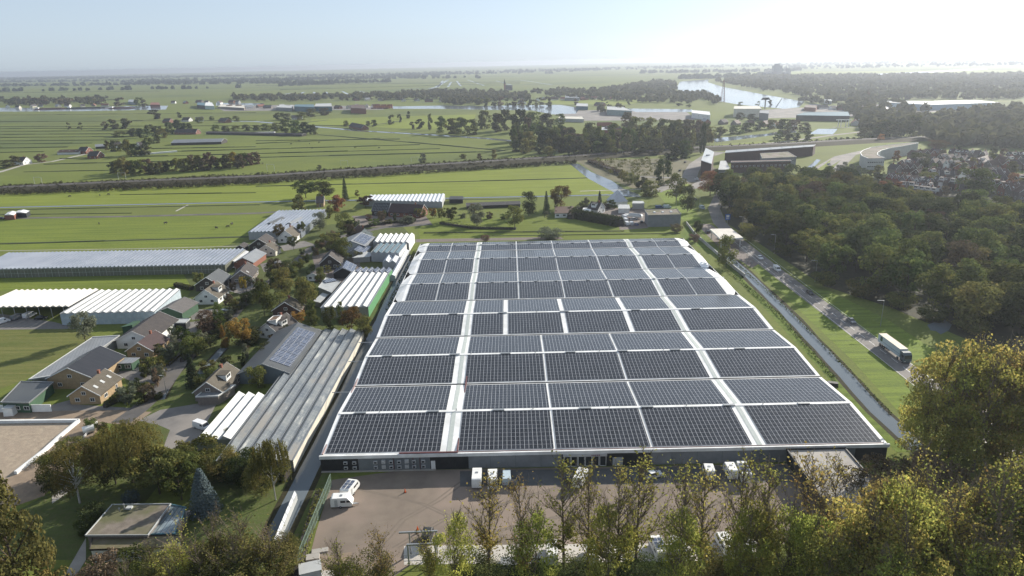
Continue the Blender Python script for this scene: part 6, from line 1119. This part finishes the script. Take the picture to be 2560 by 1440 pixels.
# estate trees
for i in range(34):
    x, y = rng.uniform(2180, 2590), rng.uniform(375, 505)
    if y < 395 and x < 2300: continue
    m = rng.choice([L_green, L_olive, L_dark, L_orange, L_brn]); b = W(x, y); tree_at('round', 'f', m, b[0], b[1], rng.uniform(6, 11), rng.uniform(6, 10), 'garden tree among the dark-roofed estate houses', name='garden_tree', group='garden trees of the estate')
for x, yb, yt, wd, m, lb in ((2432, 490, 420, 100, L_green, 'huge dark round tree in front of the estate'), (2318, 466, 432, 56, L_olive, 'yellow-green dome tree below the estate'), (2300, 420, 383, 50, L_dark, 'dark wide tree in the middle of the estate'), (2530, 470, 432, 30, L_orange, 'rusty tree at the right end of the estate'), (2490, 475, 446, 30, L_orange, 'orange-brown tree beside the huge dark one'), (2205, 500, 455, 40, L_orange, 'red-leafed tree at the rear wood edge'), (2392, 420, 395, 34, L_dark, 'dark tree among the middle estate roofs'), (2340, 372, 350, 60, L_orange, 'rust-coloured crown behind the crescent block')): tree('round', 'm', m, x, yb, yt, wd, lb)
# slim poplars and copse above the railway
row('column', 'f', L_green, [(x, yb, yt, 20+4*((i*7) % 3)) for i, (x, yb, yt) in enumerate([(1287, 372, 318), (1302, 362, 313), (1390, 370, 310), (1382, 372, 320), (1462, 380, 318), (1496, 380, 312), (1530, 378, 322), (1560, 378, 315), (1582, 376, 318)])], 'slim upright poplar above the railway, {}', 'slim upright poplars above the railway', 'poplar')
row('column', 'f', L_olive, [(1605+14*i, 374-i*.6, 318+(i*5) % 11, 19) for i in range(10)], 'close-set avenue poplar left of the tall dark one, {}', 'close-set avenue poplars above the railway', 'poplar')
G_C = 'park trees between the narrow canal and the railway'
for x, yb, yt, wd in [(1105, 332, 292, 34), (1130, 334, 294, 36), (1155, 336, 295, 38), (1180, 337, 296, 34), (1212, 322, 278, 42), (1245, 330, 285, 36), (1262, 325, 275, 40), (1300, 330, 275, 46), (1335, 325, 277, 50), (1365, 328, 285, 44), (1340, 360, 312, 40), (1320, 350, 295, 30), (1420, 360, 320, 50), (1440, 375, 335, 50), (1475, 345, 305, 40), (1400, 310, 283, 30), (1410, 380, 340, 40), (1510, 380, 340, 44), (1545, 370, 330, 40), (1350, 385, 362, 34), (1372, 392, 366, 36), (1590, 345, 290, 50), (1625, 345, 292, 44), (1660, 345, 295, 44), (1690, 345, 297, 44), (1720, 350, 300, 40), (1745, 345, 302, 40), (1570, 330, 282, 44), (1640, 385, 345, 40), (1775, 345, 315, 40), (1800, 342, 318, 36), (1840, 335, 312, 40), (1870, 330, 308, 40), (1900, 325, 305, 36), (1930, 322, 300, 34), (1960, 330, 296, 44), (1985, 325, 300, 36), (2010, 330, 305, 34), (1850, 300, 282, 26), (1880, 302, 284, 28), (1945, 350, 330, 26), (1973, 352, 334, 22), (1990, 350, 332, 22), (1965, 350, 326, 24), (2020, 350, 325, 24), (1700, 385, 355, 30)]:
    tree('round', 'f', rng.choice([L_green, L_olive, L_dark, L_far, L_brn]), x, yb, yt, wd, 'leafy park tree above the railway near the slim poplars', 'park_tree', group=G_C)
for k in range(70):
    x = rng.uniform(1285, 1775); yb = rng.uniform(352, 388); tree(rng.choice(['round', 'round', 'column']), 'f', rng.choice([L_green, L_olive, L_dark, L_far]), x, yb, yb-rng.uniform(32, 52), rng.uniform(24, 40), 'leafy park tree above the railway near the slim poplars', 'park_tree', group=G_C)
G_L = 'copse trees between the polder and the railway, left'
for i in range(26): x = 285+i*14.2; tree('round', 'f', rng.choice([L_green, L_olive, L_far, L_brn]) if i != 21 else L_gold, x+rng.uniform(-3, 3), (438-(x-285)*.035)+rng.uniform(-6, 3) if x < 450 else 432-(x-450)*.09+rng.uniform(-5, 2), (398 if x < 440 else 392-(x-440)*.04)+rng.uniform(-6, 9), rng.uniform(24, 36), 'broadleaf tree in the copse above the left railway', group=G_L)
G_F = 'farm trees around the polder farms'
for x, yb, yt, wd in [(375, 332, 312, 26), (395, 335, 316, 26), (425, 335, 306, 26), (445, 330, 300, 28), (468, 332, 308, 30), (340, 340, 322, 40), (300, 342, 328, 36), (360, 344, 322, 34), (320, 388, 350, 36), (340, 390, 360, 34), (362, 388, 362, 30), (290, 378, 350, 30), (390, 358, 335, 26), (372, 372, 345, 28), (405, 345, 322, 30), (270, 375, 352, 16), (540, 328, 312, 22), (565, 328, 314, 24), (590, 327, 314, 24), (615, 327, 312, 24), (640, 326, 312, 26), (665, 327, 310, 28), (690, 328, 306, 30), (715, 332, 300, 34), (740, 334, 300, 36), (765, 336, 306, 34), (785, 336, 312, 24), (700, 300, 282, 30), (720, 300, 284, 22), (755, 300, 280, 30), (780, 292, 272, 34), (810, 288, 270, 34), (865, 316, 301, 16), (935, 316, 300, 18), (920, 315, 302, 14), (500, 308, 294, 20), (590, 302, 290, 20), (570, 304, 292, 20), (530, 300, 290, 14), (2160, 345, 320, 34), (2190, 345, 318, 44), (2215, 340, 300, 46), (2245, 345, 305, 40), (2280, 340, 290, 50), (2240, 300, 280, 30), (2300, 320, 300, 30)]:
    tree('round', 'f', rng.choice([L_far, L_green, L_olive, L_dark]), x, yb, yt, wd, 'dark leafy tree sheltering a distant farm or road', group=G_F)
tree('round', 'f', L_gold, 2202, 352, 334, 18, 'small bright yellow tree beyond the railway')
G_D = 'dyke trees along the far canal'
for x, yb, yt, wd in [(20, 262, 248, 40), (60, 262, 246, 34), (85, 263, 243, 36), (110, 263, 248, 26), (150, 262, 247, 26), (175, 262, 246, 30), (235, 262, 248, 26), (255, 262, 250, 24), (300, 264, 243, 30)]+[(350, 264, 244, 26), (362, 266, 250, 20)]+[(1218+(i*17) % 220, 266-(i % 3), 240+(i*5) % 9, 20) for i in range(10)]+[(1155, 262, 250, 22), (1140, 262, 250, 16), (1000, 250, 232, 20), (960, 252, 236, 22), (925, 250, 238, 22), (1440, 262, 246, 18), (1575, 262, 250, 16), (1510, 262, 248, 24), (2168, 262, 225, 12), (2150, 290, 268, 30), (2120, 275, 262, 20), (1200, 262, 245, 24), (1700, 265, 250, 20), (1720, 268, 252, 16), (1895, 264, 253, 14), (1925, 262, 250, 14), (1850, 266, 254, 16)]:
    tree('round', 'x', rng.choice([L_far, L_green, L_brn]), x, yb, yt, wd, 'small hazy tree on the far canal dyke', group=G_D)
# far woods, villages and hedges that read as one mass
scatter_stuff('far_woodland', 'hazy belts of woodland and village trees out to the horizon', [
    ([(1790, 205), (1880, 192), (2200, 190), (2600, 186), (2600, 250), (2200, 252), (2030, 248), (1900, 226)], 2600), ([(2000, 300), (2300, 300), (2600, 270), (2600, 335), (2300, 330), (2170, 338), (2140, 300)], 420), ([(2290, 345), (2600, 335), (2600, 375), (2380, 368)], 160),
    ([(1320, 232), (1500, 228), (1640, 205), (1690, 210), (1690, 232), (1780, 240), (1800, 262), (1640, 258), (1400, 248)], 620), ([(880, 240), (1100, 230), (1320, 236), (1330, 250), (1100, 250), (900, 250)], 420), ([(-100, 250), (270, 248), (260, 262), (-100, 266)], 150), ([(580, 244), (900, 240), (900, 252), (700, 256), (590, 252)], 170),
    ([(1100, 252), (1260, 250), (1200, 262), (1110, 262)], 60), ([(1990, 252), (2200, 252), (2200, 262), (2010, 262)], 40), ([(2090, 262), (2230, 258), (2320, 280), (2200, 300), (2100, 290)], 90), ([(1500, 276), (1560, 276), (1560, 284), (1500, 284)], 10)], L_far, 2.2, hmin=7, hmax=15)
scatter_stuff('horizon_woodland', 'thin bluish tree lines and hedges near the horizon', [([(-200, y0), (900+dx, y0-13), (900+dx, y0-13+t_), (-200, y0+t_)], n) for y0, t_, n, dx in ((216, 3, 300, 100), (206, 3, 420, 300), (201, 2, 420, 0), (198, 1.5, 400, 200), (232, 1.5, 60, -300), (198, 1, 500, 300), (196.5, .8, 500, 500))]
    +[([(300, 206), (620, 200), (620, 206), (300, 212)], 160), ([(600, 200), (1100, 186), (1100, 192), (600, 206)], 300), ([(700, 212), (900, 204), (900, 208), (700, 216)], 80), ([(1000, 184), (1500, 172), (1500, 178), (1000, 190)], 300), ([(1400, 173), (2600, 146), (2600, 152), (1400, 178)], 600), ([(1600, 180), (2000, 176), (2000, 180), (1600, 184)], 120), ([(1950, 168), (2600, 156), (2600, 162), (1950, 174)], 200), ([(1700, 194), (1960, 189), (1960, 193), (1700, 198)], 150)], leafmat('blue_green_leaves', (.07, .085, .045), (.05, .062, .035), None, .2), 5, hmin=6, hmax=13)
scatter_stuff('railway_scrub', 'dark bramble scrub lining both sides of the railway', [([(-100, 472), (640, 438), (1280, 398), (1280, 403), (640, 445), (-100, 480)], 900), ([(-100, 488), (640, 458), (1440, 404), (1440, 411), (640, 463), (-100, 496)], 1500), ([(1280, 399), (1760, 368), (2160, 346), (2560, 332), (2560, 337), (2160, 352), (1760, 374), (1280, 405)], 420), ([(-100, 478), (640, 449), (1280, 402), (1760, 371), (1760, 377), (1280, 408), (640, 458), (-100, 490)], 900)], leafmat('bramble_leaves', (.035, .036, .018), (.05, .042, .022), (.06, .05, .03), .1), .9, hmin=1.2, hmax=3.2)
scatter_stuff('meadow_scrub', 'rough brown and green scrub on the meadow by the roundabout', [([(1470, 405), (1640, 398), (1660, 440), (1600, 452), (1530, 440)], 130), ([(1650, 395), (1690, 395), (1680, 430), (1640, 440)], 25), ([(1820, 385), (1900, 380), (1990, 398), (1830, 400)], 40)], L_olive, .9, hmin=1.5, hmax=4.5)
# cows
def cow(px, py, rz):
    p = W(px, py); t = thing('cow', 'small dark cow grazing on the open pasture', 'cow', (p[0], p[1], 0), rz, 'dark cows grazing on the pastures'); me = bpy.data.meshes.get('cow_body')
    if me is None:
        mb = MB(); mb.hexa([(-.9, -.25, .7), (.7, -.28, .65), (.7, .28, .65), (-.9, .25, .7)], [(-.95, -.22, 1.35), (.75, -.22, 1.4), (.75, .22, 1.4), (-.95, .22, 1.35)]); mb.hexa([(.7, -.14, .95), (1.25, -.12, .35), (1.25, .12, .35), (.7, .14, .95)], [(.75, -.14, 1.35), (1.45, -.1, .6), (1.45, .1, .6), (.75, .14, 1.35)])
        for x in (-.75, .55):
            for y in (-.17, .17): mb.tube((x, y, 0), (x, y, .75), .06, .1, 5)
        me = mb.mesh('cow_body', M('cow_coat', (.02, .018, .016), (.1, .09, .08), 1.2, .9))
    link('body', me, t)
for x, y in ((248, 561), (414, 560), (541, 572), (570, 569), (580, 562), (728, 361), (774, 360), (798, 357), (780, 372), (748, 353), (888, 370), (948, 371), (657, 410), (175, 493), (250, 490), (272, 488)): cow(x, y, rng.uniform(0, 6))
cyc = None

# garden planting along the village street
for i, (x0, y0, x1, y1, n) in enumerate(((300, 1040, 440, 900, 16), (440, 900, 560, 800, 16), (560, 800, 700, 700, 18), (700, 700, 860, 600, 16), (900, 560, 1100, 530, 14), (470, 990, 640, 860, 12), (640, 860, 760, 780, 8), (780, 700, 900, 640, 9), (1110, 545, 1460, 530, 18))):
    for k in range(n):
        f = rng.random(); x = x0+(x1-x0)*f+rng.uniform(-38, 38); y = y0+(y1-y0)*f+rng.uniform(-14, 14); b = W(x, y)
        tree_at(rng.choice(['bush', 'bush', 'round', 'loose']), 'f', rng.choice([L_green, L_olive, L_dark, L_brn, L_dark, L_pale]), b[0], b[1], rng.uniform(1.3, 6), rng.uniform(2, 5), ['low garden shrub beside the lane near the cottages', 'low garden shrub beside the middle village lane', 'garden shrub near the brick houses on the lane', 'garden shrub by the upper village lane', 'garden shrub around the long farmhouse', 'shrub near the dormered brick house', 'shrub around the white bungalow', 'shrub behind the ridged halls', 'shrub along the long lawn'][i], 'shrub', 'shrub', 'garden shrubs, '+['cottages', 'middle lane', 'brick houses', 'upper lane', 'farmhouse', 'dormered house', 'white bungalow', 'ridged halls', 'long lawn'][i])

for k in range(34):
    f = rng.random(); i = rng.randrange(4); x0, y0, x1, y1 = ((470, 890, 620, 760), (640, 740, 860, 590), (860, 600, 1080, 540), (700, 800, 880, 640))[i]; x = x0+(x1-x0)*f+rng.uniform(-30, 30); y = y0+(y1-y0)*f+rng.uniform(-12, 12); b = W(x, y)
    tree_at(rng.choice(['round', 'spread', 'loose']), 'm', rng.choice([L_green, L_olive, L_dark, L_brn, L_green, L_dark]), b[0], b[1], rng.uniform(4.5, 8.5), rng.uniform(4, 7.5), ['garden tree by the lane near the golden tree', 'garden tree by the upper village lane', 'garden tree around the far lane bend', 'garden tree between lane and ridged halls'][i], 'garden_tree', group=['garden trees near the golden tree', 'garden trees of the upper lane', 'garden trees at the far lane bend', 'garden trees left of the ridged halls'][i])
for q, lb in (([(455, 905), (520, 850), (560, 800)], 'clipped dark hedge between lane and water strip'), ([(262, 1020), (330, 985), (372, 965)], 'low hedge round the lawn of the three-skylight cottage'), ([(640, 745), (700, 700)], 'dark hedge above the full green lane tree'), ([(880, 575), (960, 560), (1040, 552)], 'long garden hedge in front of the long farmhouse'), ([(1100, 560), (1180, 572), (1290, 574)], 'bushy hedge along the edge of the long lawn')): hedge(q, 1.6, 1.7, L_dark, lb, 900, .22)

# scattered far villages on both banks of the canal
FV = [((560, 262), (960, 262), 16, 'on the dyke road left of the canal'), ((10, 263), (270, 260), 9, 'on the far left canal bank'), ((1300, 246), (1640, 238), 13, 'beyond the canal right of the church'), ((2030, 262), (2230, 268), 9, 'at the river bend harbour'), ((880, 246), (1180, 248), 9, 'among the trees across the canal'), ((1500, 300), (1560, 330), 4, 'behind the slim poplars'), ((2130, 300), (2260, 296), 5, 'between the drawbridge and the factory'), ((420, 252), (620, 250), 7, 'on the hazy far shore'), ((1760, 298), (1990, 305), 7, 'by the marina beyond the railway')]
for a, b, n, ph in FV:
    for i in range(n):
        f = (i+rng.uniform(.1, .9))/n; c = W(a[0]+(b[0]-a[0])*f, a[1]+(b[1]-a[1])*f+rng.uniform(-1.6, 1.6), 7)[:2]; an = rng.uniform(0, 3.14); u = np.array([math.cos(an), math.sin(an)])*rng.uniform(5, 11)
        house(None, None, 7.5, 10, 3.2, rng.choice([white, brick, cream, gbrick, lgrey]), rng.choice([t_dark, t_brown, t_grey, t_red, r_sheet]), 'small gabled village house '+ph, 'village_house', 'house', win=0, chim=0, group='far village houses '+ph, world=(c-u, c+u))
